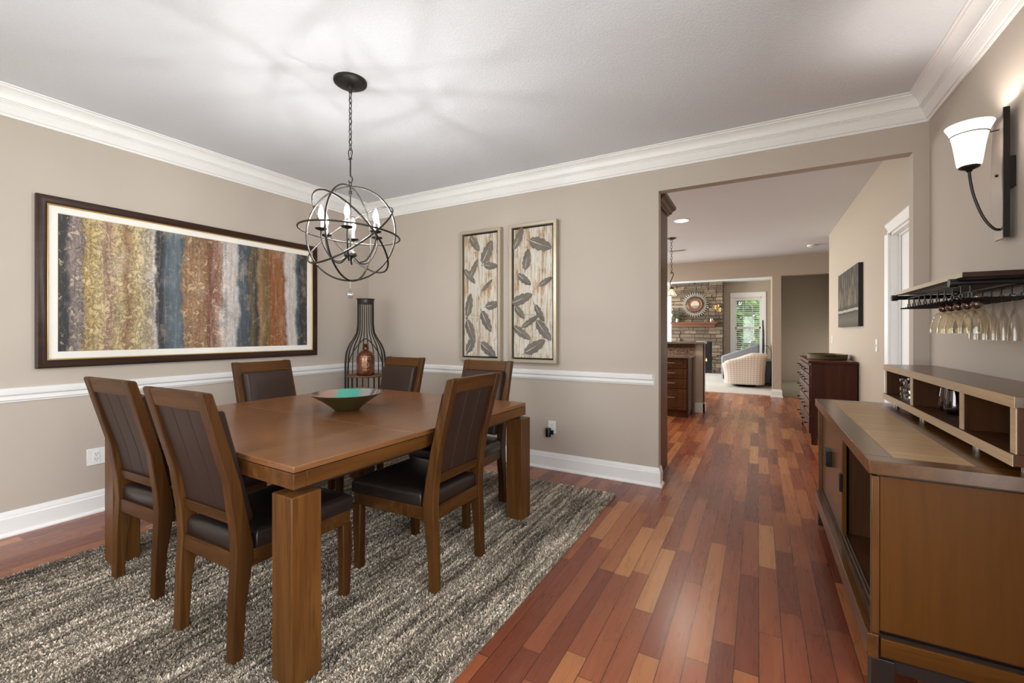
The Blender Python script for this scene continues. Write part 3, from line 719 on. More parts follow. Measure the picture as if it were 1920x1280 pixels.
for sx in (-1, 1):
    for sy in (-1, 1):
        cx, cy = sx * (HW + p - lw / 2), sy * (HL + p - lw / 2)
        l = MB(); l.box(cx - lw / 2, cy - lw / 2, 0, cx + lw / 2, cy + lw / 2, tz - .1)
        l.build('leg', 'wood_z', t, bevel=.004)
# ---------------------------------------------------------------- bowl
b = MB()
prof_out = [(0, 0), (.066, 0), (.074, .004), (.10, .028), (.14, .058), (.185, .086), (.209, .101), (.2115, .1045)]
prof_in = [(.2115, .1045), (.207, .1035), (.183, .091), (.138, .065), (.095, .036), (.05, .016), (0, .013)]
b.lathe(prof_out, (0, 0, 0), 56); b.mi = 1; b.lathe(prof_in, (0, 0, 0), 56)
o = b.build('decorative_bowl', ['bowl_out', 'bowl_in'], loc=(-2.204, 1.845, TZ + .001), smooth=60)
tag(o, 'wide bronze bowl with teal glaze at the centre of the dining table', 'bowl')

# ---------------------------------------------------------------- chairs (built facing +y, rear feet at y = 0)
def make_chair(label):
    t = empty('dining_chair'); tag(t, label, 'chair', 'leather dining chairs around the table')
    w, sw, Hc = .2175, .046, 1.03
    # rear leg and back post, one piece of wood each side
    post = [(0, 0), (.040, 0), (.052, .20), (.078, .36), (.080, .42), (.066, .50), (.030, .68), (-.066, 1.018), (-.072, 1.026), (-.100, 1.030), (-.107, 1.022), (-.016, .68), (.008, .50), (.014, .40), (.006, .25)]
    for s in (-1, 1):
        m = MB(); a, c = (s * w, s * (w - sw)); m.prism(post, 'x', min(a, c), max(a, c)); m.build('leg', 'chair_z', t, bevel=.004)
    wf = .238
    fl = [(.488, .34), (.540, .34), (.542, .24), (.534, .10), (.530, 0), (.494, 0), (.492, .12)]
    for s in (-1, 1):
        m = MB(); a, c = (s * wf, s * (wf - .042)); m.prism(fl[::-1], 'x', min(a, c), max(a, c)); m.build('leg', 'chair_z', t, bevel=.004)
    # the slope of the back
    def yb(z): return .080 - .105 * max(0, z - .42) / .61 - .030 * max(0, min(1, (z - .42) / .12)) - .0 
    def rail(z0, z1, th, off=0.0):
        m = MB(); f0, f1 = front(z0) - off, front(z1) - off
        m.prism([(f0 - th, z0), (f0, z0), (f1, z1), (f1 - th, z1)], 'x', -w + sw + .0005, w - sw - .0005); return m
    def front(z):
        pts = [(.42, .080), (.50, .066), (.68, .030), (1.018, -.066), (1.03, -.069)]
        for (a, ya), (b_, yb_) in zip(pts, pts[1:]):
            if z <= b_: return ya + (yb_ - ya) * (z - a) / (b_ - a)
        return pts[-1][1]
    rail(.955, 1.026, .036).build('top_rail', 'chair_x', t, bevel=.003)
    rail(.505, .552, .040).build('back_rail', 'chair_x', t, bevel=.003)
    # rear leather panel: three strips with stitched seams between
    m = MB(); xx = -w + sw + .001; tot = 2 * (w - sw) - .002; k = 3; ws = tot / k
    for i in range(k):
        n = 6; v = []; f = []
        cols = [0, .04, .5, .96, 1]; dep = [.004, 0, -.0015, 0, .004]
        zs = [.552 + (.955 - .552) * q / n for q in range(n + 1)]
        for zz in zs:
            for cc, dd in zip(cols, dep): v.append((xx + ws * (i + cc), front(zz) - .040 + .012 + dd, zz))
        nc = len(cols)
        for r in range(n):
            for q in range(nc - 1): f.append((r * nc + q, r * nc + q + 1, (r + 1) * nc + q + 1, (r + 1) * nc + q))
        m.add(v, f)
    m.build('back_panel', 'leather', t, smooth=30)
    # raised leather pad on the front of the back
    pw = w - sw - .004; m = MB(); n = 10; z0, z1 = .50, .955; R = []
    def pad_ring(inset, off):
        ring = []
        for (sx, z_) in ((-1, z0), (1, z0), (1, z1), (-1, z1)):
            zz = z_ + (inset if z_ == z0 else -inset); ring.append((sx * (pw + .012 - inset), front(zz) + off, zz))
        return ring
    rs = [pad_ring(0, -.012), pad_ring(0, .030), pad_ring(.012, .046), pad_ring(.07, .056)]
    v = [q for r in rs for q in r]; f = [(0, 1, 2, 3)]
    for r in range(3):
        for q in range(4): a = r * 4 + q; b2 = r * 4 + (q + 1) % 4; f.append((a, b2, b2 + 4, a + 4)[::-1])
    f.append((12, 15, 14, 13)); m.add(v, f); m.build('back_pad', 'leather', t, bevel=.008, seg=3)
    # seat frame and cushion
    m = MB()
    def trap(y0, y1, e0, e1): return [(-w + e0, y0), (w - e0, y0), (wf - e1, y1), (-wf + e1, y1)]
    m.prism([(-w + .006, .075), (w - .006, .075), (wf - .006, .536), (-wf + .006, .536)], 'z', .335, .400); m.box(-w + .03, .020, .335, w - .03, .08, .402)
    m.build('seat_frame', 'chair_x', t, bevel=.003)
    m = MB(); lo = trap(.028, .548, .050, -.004); lo = [(-w + .05, .030), (w - .05, .030), (w - .05, .085), (w + .002, .090), (wf + .004, .545), (-wf - .004, .545), (-w - .002, .090), (-w + .05, .085)]
    def shr(P, k): 
        cx, cy = 0, .29; return [(x - k * (1 if x > 0 else -1), y - k * (1 if y > cy else -1)) for x, y in P]
    lv = [(.400, .004), (.404, 0), (.452, 0), (.465, .006), (.474, .020), (.484, .09)]
    v = []; nn = len(lo)
    for z_, k_ in lv: v += [(x, y, z_) for x, y in shr(lo, k_)]
    f = [tuple(range(nn))[::-1], tuple(range((len(lv) - 1) * nn, len(lv) * nn))]
    for r in range(len(lv) - 1):
        for q in range(nn): a = r * nn + q; b2 = r * nn + (q + 1) % nn; f.append((a, b2, b2 + nn, a + nn))
    m.add(v, f); m.build('seat_cushion', 'leather_seat', t, bevel=.004, smooth=50)
    return t
G = 'leather dining chairs around the table'
ch = make_chair('walnut dining chair seen from behind at the table end beside the striped painting wall')
ch.location = (-2.655, .945, RZ); ch.rotation_euler = (0, 0, radians(2))
dup(ch, (-1.925, .905, RZ), radians(1), 'walnut dining chair seen from behind beside the front corner table leg')
dup(ch, (-1.335, 1.845, RZ), radians(90), 'dining chair with brown leather back facing away from the open hardwood aisle')
dup(ch, (-3.20, 1.965, RZ), radians(-90), 'dining chair under the striped painting with its leather pad facing the bowl')
dup(ch, (-2.73, 2.83, RZ), radians(180), 'dining chair in front of the bottle shaped iron stand')
dup(ch, (-1.84, 2.80, RZ), radians(180), 'dining chair below the feather panels with its back to that wall')

# ---------------------------------------------------------------- striped painting
PY0, PY1, PZ0, PZ1 = .945, 2.998, 1.030, 2.160
t = empty('framed_painting', (XL, (PY0 + PY1) / 2, (PZ0 + PZ1) / 2)); tag(t, 'long framed abstract painting of gold, rust, white and slate stripes', 'painting')
hy, hz = (PY1 - PY0) / 2, (PZ1 - PZ0) / 2
def frame_ring(mb, hy, hz, prof, ax='yz'):
    """prof: (inset, out-of-wall) closed loop swept round a rectangle"""
    n = len(prof); v = []
    for sy, sz in ((-1, -1), (1, -1), (1, 1), (-1, 1)):
        for q, o_ in prof:
            a, b = sy * (hy - q), sz * (hz - q)
            v.append((o_, a, b) if ax == 'yz' else (a, -o_, b))
    f = []
    for k in range(4):
        for i in range(n):
            a = k * n + i; b = k * n + (i + 1) % n; c = ((k + 1) % 4) * n + (i + 1) % n; d = ((k + 1) % 4) * n + i
            f.append((a, b, c, d) if ax == 'yz' else (a, b, c, d))
    mb.add(v, f); return mb
frame_ring(MB(), hy, hz, [(0, 0), (0, .030), (.008, .036), (.020, .036), (.046, .026), (.052, .022), (.052, .0)]).build('frame', 'frame_dark', t, smooth=30)
frame_ring(MB(), hy - .052, hz - .052, [(0, 0), (0, .024), (.004, .025), (.008, .020), (.008, 0)]).build('gold_fillet', 'gold', t)
frame_ring(MB(), hy - .058, hz - .058, [(0, .004), (0, .016), (.044, .016), (.048, .012), (.048, .004)]).build('mat_board', 'mat', t, smooth=0)
m = MB(); a, b = hy - .106, hz - .106
m.add([(.011, -a, -b), (.011, a, -b), (.011, a, b), (.011, -a, b), (.004, -a, -b), (.004, a, -b), (.004, a, b), (.004, -a, b)],
      [(0, 1, 2, 3), (4, 7, 6, 5), (0, 4, 5, 1), (1, 5, 6, 2), (2, 6, 7, 3), (3, 7, 4, 0)], [[(0, 0), (1, 0), (1, 1), (0, 1)]] * 6)
m.build('canvas', 'painting', t, smooth=0)

# ---------------------------------------------------------------- feather panels on the far wall
def feather(mb, cx, cz, ln, wd, ang, y):
    n = 12; v = []; f = []; uv = []
    ca, sa = cos(ang), sin(ang); pts = []
    for i in range(n + 1):
        u = i / n; hwid = wd * .56 * (max(0, sin(pi * u ** .8))) ** .55 if 0 < u < 1 else 0.002
        for sgn in (-1, 0, 1):
            a = (u - .5) * ln; b = sgn * hwid * (1 + .12 * ((i * 7 + sgn) % 3 - 1)) + .06 * ln * (u - .5) ** 2
            lift = .004 + .006 * (1 - abs(sgn))
            v.append((cx + a * ca - b * sa, y - lift, cz + a * sa + b * ca)); pts.append((u, .5 + sgn * .5))
    for i in range(n):
        for k in range(2):
            q = (i * 3 + k, i * 3 + k + 1, (i + 1) * 3 + k + 1, (i + 1) * 3 + k); f.append(q); uv.append([pts[j] for j in q])
    mb.add(v, f, uv)
    mb.tube([(cx - .5 * ln * ca * 1.25, y - .006, cz - .5 * ln * sa * 1.25), (cx + .45 * ln * ca, y - .011, cz + .45 * ln * sa)], .0022, 5)
def feather_panel(x0, x1, z0, z1, lst, label):
    t = empty('feather_panel', ((x0 + x1) / 2, YF, (z0 + z1) / 2)); tag(t, label, 'picture', 'pair of feather panels')
    hx, hz = (x1 - x0) / 2, (z1 - z0) / 2
    frame_ring(MB(), hx, hz, [(0, 0), (.0, .056), (.003, .060), (.030, .060), (.033, .056), (.033, .0)], 'xz').build('frame', 'champagne', t, smooth=0)
    MB().box(-hx + .033, -.022, -hz + .033, hx - .033, -.004, hz - .033).build('backing', 'black', t, smooth=0)
    m = MB(); a, b = hx - .048, hz - .048; m.box(-a, -.040, -b, a, -.022, b); m.mi = 1
    for fx, fz, ln, wd, ang in lst:
        feather(m, -a + fx * 2 * a, b - fz * 2 * b, ln, wd, radians(ang), -.041)
    m.build('canvas', ['birch', 'feather'], t, smooth=0)
FL = [(.33, .07, .20, .07, -55), (.72, .15, .25, .10, 63), (.30, .28, .22, .055, 62), (.18, .34, .20, .055, -48), (.82, .265, .17, .065, -8), (.72, .42, .16, .035, 42), (.16, .575, .24, .075, 80), (.86, .585, .16, .075, 12),
      (.68, .715, .24, .085, -62), (.20, .79, .24, .085, -68), (.22, .90, .20, .08, 62), (.74, .945, .22, .09, -38)]
FR = [(.13, .065, .24, .065, 66), (.70, .135, .25, .105, -22), (.35, .24, .20, .075, 80), (.28, .395, .18, .065, -38), (.84, .42, .15, .05, 28), (.22, .545, .24, .085, 20), (.16, .65, .16, .06, -50), (.68, .66, .19, .055, -60),
      (.45, .72, .22, .05, 32), (.22, .81, .22, .07, -34), (.78, .79, .24, .085, -52), (.56, .915, .25, .09, 30)]
feather_panel(-2.685, -2.194, .978, 2.298, FL, 'silver framed feather and birch panel closer to the bottle shaped stand')
feather_panel(-2.100, -1.600, .978, 2.298, FR, 'silver framed feather and birch panel closer to the hall opening')

# ---------------------------------------------------------------- chandelier
CX, CY, CZ = -2.126, 1.804, 1.853
t = empty('orb_chandelier', (CX, CY, 0)); tag(t, 'iron orb chandelier with six lit candle bulbs above the table', 'chandelier')
def part(mb, name, mat, par=None, **k): return mb.build(name, mat, t if par is None else par, **k)
part(MB().lathe([(0, H - .026), (.03, H - .026), (.082, H - .022), (.094, H - .014), (.096, H - .004), (.096, H), (0, H)], seg=40), 'canopy', 'iron')
m = MB()
m.lathe([(0, H - .075), (.010, H - .07), (.013, H - .05), (.016, H - .04), (.016, H - .024), (0, H - .024)], seg=14)
z = H - .065; k = 0
while z > 2.36:
    L2 = .040; pts = []
    for i in range(14):
        a = 2 * pi * i / 14; x_ = .0095 * cos(a); z_ = (L2 / 2) * sin(a)
        pts.append((x_, 0, z - L2 / 2 + z_) if k % 2 == 0 else (0, x_, z - L2 / 2 + z_))
    m.tube(pts, .0022, 6, closed=True); z -= .031; k += 1
pts = [(.004 * cos(i * .9), .004 * sin(i * .9), H - .05 - i * .0125) for i in range(32)]
m.tube(pts, .0016, 5); part(m, 'chain', 'iron')
m = MB()
m.tube([(.0, 0, 2.362), (.014, 0, 2.352), (.017, 0, 2.335), (.010, 0, 2.312), (0, 0, 2.302), (-.010, 0, 2.312), (-.017, 0, 2.335), (-.014, 0, 2.352)], .0030, 7, closed=True)
m.cyl((-.012, 0, 2.300), (.012, 0, 2.300), .005, 8); m.cyl((0, 0, 2.30), (0, 0, 2.195), .0042, 8)
m.tube(bez([(0, 0, 2.20), (.012, 0, 2.190), (.018, 0, 2.172), (.008, 0, 2.158), (-.006, 0, 2.160), (-.014, 0, 2.172)], 6), .0036, 7)
m.tube([(.010 * cos(2 * pi * i / 12), 0, 2.148 + .014 * sin(2 * pi * i / 12)) for i in range(12)], .0026, 6, closed=True)
m.cyl((0, 0, 2.142), (0, 0, 2.118), .006, 10); part(m, 'hook_rod', 'iron')
cam = Vector((0, 0, 1.26)); C0 = Vector((0, 0, CZ)); v_ = (Vector((CX, CY, CZ)) - cam).normalized(); r_ = v_.cross(Vector((0, 0, 1))).normalized(); u_ = r_.cross(v_)
hf = Vector((v_.x, v_.y, 0)).normalized(); Z_ = Vector((0, 0, 1))
def ring(nrm, R, name='orb_ring'):
    nrm = nrm.normalized(); a = nrm.orthogonal().normalized(); b = nrm.cross(a)
    pts = [C0 + a * (R * cos(2 * pi * i / 72)) + b * (R * sin(2 * pi * i / 72)) for i in range(72)]
    part(MB().tube(pts, .0054, 8, closed=True), name, 'iron')
A_ = radians
ring(hf * cos(A_(27)) + r_ * sin(A_(27)), .280); ring(hf * cos(A_(63)) - r_ * sin(A_(63)), .280)
ring(Z_ * cos(A_(4)) + r_ * sin(A_(4)), .286)
ring((u_ * .809 - r_ * .588) * cos(A_(13)) - v_ * sin(A_(13)), .289)
ring((u_ * .669 + r_ * .743) * cos(A_(22)) + v_ * sin(A_(22)), .292)
m = MB(); m.lathe([(.003, 1.74), (.0045, 1.80), (.0085, 1.86), (.0085, 1.90), (.005, 1.98), (.004, 2.06), (.0035, 2.12), (0, 2.12)], seg=14); m.lathe([(0, 2.085), (.009, 2.085), (.011, 2.093), (.009, 2.10), (.011, 2.108), (0, 2.112)], seg=14)
part(m, 'stem', 'iron')
part(MB().lathe([(0, 1.690), (.008, 1.692), (.012, 1.706), (.020, 1.712), (.036, 1.718), (.038, 1.728), (.032, 1.742), (.018, 1.752), (.006, 1.756), (0, 1.756)], seg=24), 'hub', 'iron')
BULBS = []
for k in range(6):
    a = A_(14 + 60 * k); e = Vector((cos(a), sin(a), 0))
    P = lambda r, z: e * r + Vector((0, 0, z))
    rr = .172; zp = 1.850
    ar = part(MB().tube(bez([P(.018, 1.722), P(.040, 1.700), P(.070, 1.682), (e * .112 + Vector((0, 0, 1.694))), P(.150, 1.745), P(.170, 1.80), P(rr, zp)], 8), .0046, 8), 'arm', 'iron')
    c0 = P(rr, 0)
    MB().lathe([(0, zp - .008), (.010, zp - .006), (.030, zp + .001), (.034, zp + .006), (.029, zp + .005), (.010, zp + .002), (0, zp + .002)], c0, 20).build('drip_pan', 'iron', ar)
    MB().lathe([(0, zp + .002), (.0115, zp + .002), (.0115, zp + .052), (.009, zp + .055), (0, zp + .055)], c0, 14).build('candle_sleeve', 'candle_white', ar)
    MB().lathe([(0, zp + .055), (.008, zp + .056), (.014, zp + .072), (.0165, zp + .090), (.013, zp + .112), (.006, zp + .132), (.002, zp + .142), (0, zp + .143)], c0, 14).build('bulb', 'bulb', ar, smooth=80)
    MB().lathe([(0, zp + .074), (.003, zp + .075), (.003, zp + .104), (0, zp + .105)], c0, 12).build('filament', 'filament', ar, smooth=80)
m = MB(); m.cyl((0, 0, CZ - .28), (0, 0, 1.535), .0008, 5); m.sphere((0, 0, 1.528), .006, 10, 8); m.sphere((0, 0, 1.490), .0235, 18, 12); part(m, 'crystal_drop', 'crystal')

# ---------------------------------------------------------------- bottle shaped wire stand
SX, SY = -3.62, 3.27
t = empty('wire_wine_stand', (SX, SY, 0)); tag(t, 'tall bottle shaped iron wire stand in the room corner', 'stand')
def bw(z):  # radius of the bottle at height z
    P_ = [(0, .205), (.95, .205), (1.05, .196), (1.13, .168), (1.20, .122), (1.26, .092), (1.33, .080), (1.62, .078)]
    for (a, ra), (b, rb) in zip(P_, P_[1:]):
        if z <= b: return ra + (rb - ra) * (z - a) / (b - a)
    return .078
ang0 = atan2(-SY, -SX)
NW = 22
for k in range(NW):
    a = ang0 + 2 * pi * (k + .5) / NW; da = abs((a - ang0 + pi) % (2 * pi) - pi)
    # the front of the bottle is open below an arch
    zlo = 0.0
    if da < A_(58): zlo = 1.20 - .30 * (da / A_(58)) ** 2
    zs = [z for z in [0, .3, .6, .8, .9, .97, 1.02, 1.06, 1.10, 1.14, 1.18, 1.22, 1.26, 1.30, 1.36, 1.50, 1.585] if z > zlo + .01]
    if zlo > 0: zs = [zlo] + zs
    part(MB().tube([(bw(z) * cos(a), bw(z) * sin(a), z) for z in zs], .0052, 6), 'wire', 'wire')
    if zlo > 0: part(MB().tube([(bw(z) * cos(a), bw(z) * sin(a), z) for z in (0, .4, .812)], .0052, 6), 'wire', 'wire')
pts = []
for i in range(-14, 15):
    a = A_(58) * i / 14; z = 1.20 - .30 * (a / A_(58)) ** 2; pts.append((bw(z) * 1.01 * cos(ang0 + a), bw(z) * 1.01 * sin(ang0 + a), z))
e0 = A_(58)
pts = [(.207 * cos(ang0 - e0), .207 * sin(ang0 - e0), .83)] + pts + [(.207 * cos(ang0 + e0), .207 * sin(ang0 + e0), .83)]
part(MB().tube(pts, .0052, 6), 'door_arch', 'wire')
part(MB().lathe([(.082, 1.565), (.084, 1.565), (.086, 1.612), (.094, 1.613), (.094, 1.620), (.080, 1.620), (.079, 1.57)], seg=32), 'neck_band', 'wire')
m = MB(); e = Vector((cos(ang0), sin(ang0), 0)); sd = Vector((-e.y, e.x, 0))
for i in range(5): a = 2 * pi * i / 5; q = e * .086 + sd * (.012 * cos(a)) + Vector((0, 0, 1.592 + .012 * sin(a))); m.sphere(q, .007, 8, 6)
m.sphere(e * .087 + Vector((0, 0, 1.592)), .006, 8, 6); part(m, 'rosette', 'pewter')
for zz in (.82, .50, .16):
    part(MB().lathe([(0, zz - .018), (.198, zz - .018), (.203, zz - .009), (.198, zz), (0, zz)], seg=36), 'shelf', 'rust_wood')
part(MB().lathe([(.200, 0), (.210, 0), (.210, .012), (.200, .012), (.200, 0)], seg=36), 'base_ring', 'wire')
# jug on the shelf
jx, jy = SX + .075 * e.x, SY + .075 * e.y
t = empty('amber_jug', (jx, jy, .821)); tag(t, 'amber brown glass jug with gold print inside the wire stand', 'jug')
R_ = .092
part(MB().lathe([(0, 0), (.080, 0), (.090, .008), (R_, .03), (R_, .175), (.089, .200), (.076, .226), (.050, .248), (.026, .258), (.020, .268), (.0195, .305), (.026, .312), (.027, .324), (.021, .326), (.017, .322), (.016, .27), (0, .27)], seg=36), 'body', 'jug', smooth=60)
m = MB()
def dec(da0, da1, z0, z1):
    n = 4; v = []; f = []
    for i in range(n + 1):
        a = ang0 + da0 + (da1 - da0) * i / n
        for z in (z0, z1): v.append((R_ * 1.006 * cos(a), R_ * 1.006 * sin(a), z))
    m.add(v, [(2 * i, 2 * i + 2, 2 * i + 3, 2 * i + 1) for i in range(n)])
random.seed(4)
for z0, hh, span in ((.190, .012, .55), (.170, .007, .62), (.062, .007, .34), (.050, .005, .26)):
    a = -span
    while a < span:
        wl = random.uniform(.03, .07); dec(a, a + wl, z0, z0 + hh); a += wl + .035
for rr2 in (.034, .026, .012):
    pts = [(R_ * 1.008 * cos(ang0 + rr2 / R_ * cos(q)), R_ * 1.008 * sin(ang0 + rr2 / R_ * cos(q)), .115 + rr2 * sin(q)) for q in [2 * pi * i / 24 for i in range(24)]]
    m.tube(pts, .0018, 5, closed=True)
for q in range(8):
    a = 2 * pi * q / 8; pa = ang0 + .030 / R_ * cos(a); m.sphere((R_ * 1.006 * cos(pa), R_ * 1.006 * sin(pa), .115 + .030 * sin(a)), .0055, 6, 5)
part(m, 'gold_print', 'jug_gold', smooth=0)
t = empty('glass_cup', (SX + .09 * e.x + .01, SY + .09 * e.y, .501)); tag(t, 'small clear glass on the lower shelf of the wire stand', 'glass')
part(MB().lathe([(0, .004), (.03, .004), (.030, .0), (.034, .0), (.042, .10), (.040, .10), (.031, .008), (0, .008)], seg=24), 'cup', 'glass', smooth=60)

# ---------------------------------------------------------------- outlets, switches, plug-in
def outlet(loc, rz, label, wide=.076):
    t = empty('wall_outlet', loc, rz); tag(t, label, 'outlet')
    MB().box(-wide / 2, -.006, -.058, wide / 2, 0, .058).build('plate', 'white_plastic', t, bevel=.0025)
    m = MB(); m.box(-.017, -.0085, -.036, .017, -.006, .036); m.mi = 1
    for zz in (.018, -.018):
        for xx in (-.007, .007): m.box(xx - .0012, -.0090, zz - .002, xx + .0012, -.0083, zz + .008)
        m.cyl((0, -.0090, zz - .008), (0, -.0083, zz - .008), .0025, 8)
    m.build('socket', ['white_plastic', 'slot'], t, bevel=0, smooth=0); return t
outlet((XL, 1.245, .392), radians(90), 'white wall outlet low on the wall under the striped painting', .10)
outlet((-1.668, YF, .388), 0, 'white wall outlet with the black plug-in below the feather panels')
t = empty('outlet_air_freshener', (-1.668, YF - .006, .345)); tag(t, 'small black cylinder plug-in on the outlet below the feather panels', 'air freshener')
m = MB(); m.box(-.014, -.034, -.020, .022, -.0025, .018); m.build('plug', 'black', t, bevel=.004)
MB().lathe([(0, -.036), (.023, -.036), (.025, -.034), (.025, .040), (.023, .043), (0, .043)], (-.012, -.056, 0), 24).build('cartridge', 'black', t)
def switch(loc, label, wide=.072):
    t = empty('light_switch', loc, radians(-90)); tag(t, label, 'light switch')
    MB().box(-wide / 2, -.006, -.058, wide / 2, 0, .058).build('plate', 'white_plastic', t, bevel=.0025)
    MB().box(-.006, -.014, -.012, .006, -.005, .010).build('toggle', 'white_plastic', t, bevel=.002)
switch((XR, 5.13, 1.145), 'white light switch between the grey canvas and the hall door')
switch((XR, 7.90, 1.165), 'white light switch at the far corner of the hall wall')

# ---------------------------------------------------------------- sideboard (against the right wall, front towards -x)
S0, S1, SY0, SY1, SZ = .332, .925, 1.925, 3.56, .82
t = empty('sideboard', ((S0 + S1) / 2, (SY0 + SY1) / 2, 0)); tag(t, 'wooden sideboard with oak inlay top against the sconce wall', 'sideboard')
ox, oy = (S0 + S1) / 2, (SY0 + SY1) / 2
def bx(x0, y0, z0, x1, y1, z1, mb=None):
    mb = mb or MB(); return mb.box(x0 - ox, y0 - oy, z0, x1 - ox, y1 - oy, z1)
BW = .082
m = MB()
# mitred border frame and inlay field
def slabring(mb, x0, y0, x1, y1, w_, z0, z1):
    o = [(x0, y0), (x1, y0), (x1, y1), (x0, y1)]; i_ = [(x0 + w_, y0 + w_), (x1 - w_, y0 + w_), (x1 - w_, y1 - w_), (x0 + w_, y1 - w_)]
    for k in range(4):
        a, b, c, d_ = o[k], o[(k + 1) % 4], i_[(k + 1) % 4], i_[k]
        mb.prism([(p[0] - ox, p[1] - oy) for p in (a, b, c, d_)], 'z', z0, z1)
bx(S0, SY0, SZ - .046, S1, SY0 + BW, SZ, m); bx(S0, SY1 - BW, SZ - .046, S1, SY1, SZ, m); bx(S0, SY0 + BW, SZ - .046, S0 + BW, SY1 - BW, SZ, m); bx(S1 - .30, SY0 + BW, SZ - .046, S1, SY1 - BW, SZ, m)
m.build('top', 'sb_y', t, bevel=.002)
bx(S0 + BW, SY0 + BW, SZ - .040, S1 - .30, SY1 - BW, SZ + .0004).build('inlay', 'inlay', t, smooth=0)
bx(S0 + .03, SY0 + .035, SZ - .058, S1, SY1 - .035, SZ - .046).build('shadow_strip', 'black_wood', t, smooth=0)
CZ0, CZ1 = .215, SZ - .058
E0 = SY0 + .022
m = MB(); bx(S0 + .012, E0, CZ0, S0 + .034, E0 + .024, CZ1, m); m.build('stile', 'sb_f', t, bevel=.002)
m = MB(); bx(S0 + .014, SY1 - .046, CZ0, S0 + .036, SY1 - .022, CZ1, m); m.build('stile', 'sb_f', t, bevel=.002)
m = MB(); bx(S0 + .036, E0 + .007, CZ0 + .012, S1, E0 + .024, CZ1, m); m.build('end_panel', 'sb_z', t, bevel=.001)
m = MB(); bx(S0 + .036, SY1 - .046, CZ0, S1, SY1 - .029, CZ1, m); m.build('end_panel', 'sb_z', t, bevel=.001)
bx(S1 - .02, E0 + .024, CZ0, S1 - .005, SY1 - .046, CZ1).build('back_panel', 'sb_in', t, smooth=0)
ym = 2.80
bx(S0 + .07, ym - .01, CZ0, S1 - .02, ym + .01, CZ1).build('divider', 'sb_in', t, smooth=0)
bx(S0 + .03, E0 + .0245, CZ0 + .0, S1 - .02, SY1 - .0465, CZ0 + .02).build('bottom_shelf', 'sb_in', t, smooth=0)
# moulded base rail
m = MB(); bx(S0 - .002, SY0 + .012, .135, S0 + .03, SY1 - .012, CZ0, m)
m.build('front_base_rail', 'sb_y', t, bevel=.002)
for y0, y1 in ((SY0 + .016, SY0 + .035), (SY1 - .035, SY1 - .016)): bx(S0 + .036, y0, .143, S1, y1, CZ0 - .010).build('end_base_rail', 'sb_x', t, bevel=.002)
m = MB(); bx(S0 + .012, SY0 + .028, .125, S1, SY1 - .028, .2149, m); m.build('plinth', 'black_wood', t, smooth=0)
m = MB()
for yy in (0.040, .052): bx(S0 + yy, E0 + .03, CZ0 + .019, S0 + yy + .004, SY1 - .05, CZ0 + .026, m)
m.build('door_track', 'steel', t, smooth=0)
m = MB(); bx(S0 + .036, ym - .05, CZ0 + .004, S0 + .056, SY1 - .046, CZ1, m); dr = m.build('door', 'sb_f', t, bevel=.002)
m = MB(); bx(S0 + .008, 3.10, .485, S0 + .036, 3.20, .575, m); m.build('pull', 'black', dr, bevel=.002)
m = MB(); bx(S0 + .026, ym - .053, .455, S0 + .040, ym - .02, .545, m); m.build('pull', 'black', dr, bevel=.002)
for yy in (SY0 + .014, SY1 - .078):
    for xx in (S0 + .010, S1 - .075):
        m = MB(); bx(xx, yy, 0, xx + .064, yy + .064, .1345, m); m.build('leg', 'black_wood', t, bevel=.002)
for y0, y1 in ((SY0 + .025, SY0 + .05), (SY1 - .05, SY1 - .025)): bx(S0 + .075, y0, .095, S1 - .076, y1, .1345).build('stretcher', 'black_wood', t, smooth=0)

# ---------------------------------------------------------------- hutch shelf on the sideboard
U0, U1, UY0, UY1, UZ0, UZ1 = .690, .932, 1.94, 3.56, .846, 1.063
t = empty('display_shelf', ((U0 + U1) / 2, (UY0 + UY1) / 2, SZ)); tag(t, 'low open oak edged cubby shelf standing on the sideboard', 'shelf')
ox, oy = (U0 + U1) / 2, (UY0 + UY1) / 2
def bs(x0, y0, z0, x1, y1, z1): return MB().box(x0 - ox, y0 - oy, z0 - SZ, x1 - ox, y1 - oy, z1 - SZ)
bs(U0, UY0, UZ1 - .036, U1, UY1, UZ1).build('top_board', 'sb_y', t, bevel=.002)
bs(U0 - .0012, UY0 + .0005, UZ1 - .0355, U0 + .003, UY1 - .0005, UZ1 - .0005).build('top_edge', 'oak_edge', t, smooth=0)
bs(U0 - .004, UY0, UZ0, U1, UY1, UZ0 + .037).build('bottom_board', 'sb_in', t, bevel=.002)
bs(U0 - .0052, UY0 + .0005, UZ0 + .0005, U0 - .001, UY1 - .0005, UZ0 + .0365).build('bottom_edge', 'oak_edge', t, smooth=0)
UA, UB = UZ0 + .0375, UZ1 - .0365
for y0, y1, nm in ((UY0 + .006, UY0 + .040, 'end_panel'), (2.345, 2.382, 'divider'), (2.99, 3.026, 'divider'), (UY1 - .040, UY1 - .006, 'end_panel')):
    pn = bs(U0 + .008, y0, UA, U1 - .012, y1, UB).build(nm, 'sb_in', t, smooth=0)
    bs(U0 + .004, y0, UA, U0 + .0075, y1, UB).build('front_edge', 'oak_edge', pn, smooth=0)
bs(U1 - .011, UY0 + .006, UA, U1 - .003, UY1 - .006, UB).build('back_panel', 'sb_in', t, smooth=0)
for yy in (UY0 + .06, 2.36, 3.0, UY1 - .06):
    for xx in (U0 + .05, U1 - .05):
        MB().lathe([(0, 0), (.014, 0), (.014, UZ0 - SZ - .0005), (0, UZ0 - SZ - .0005)], (xx - ox, yy - oy, .0002), 14).build('foot', 'steel', t)
ZS = UZ0 + .0376
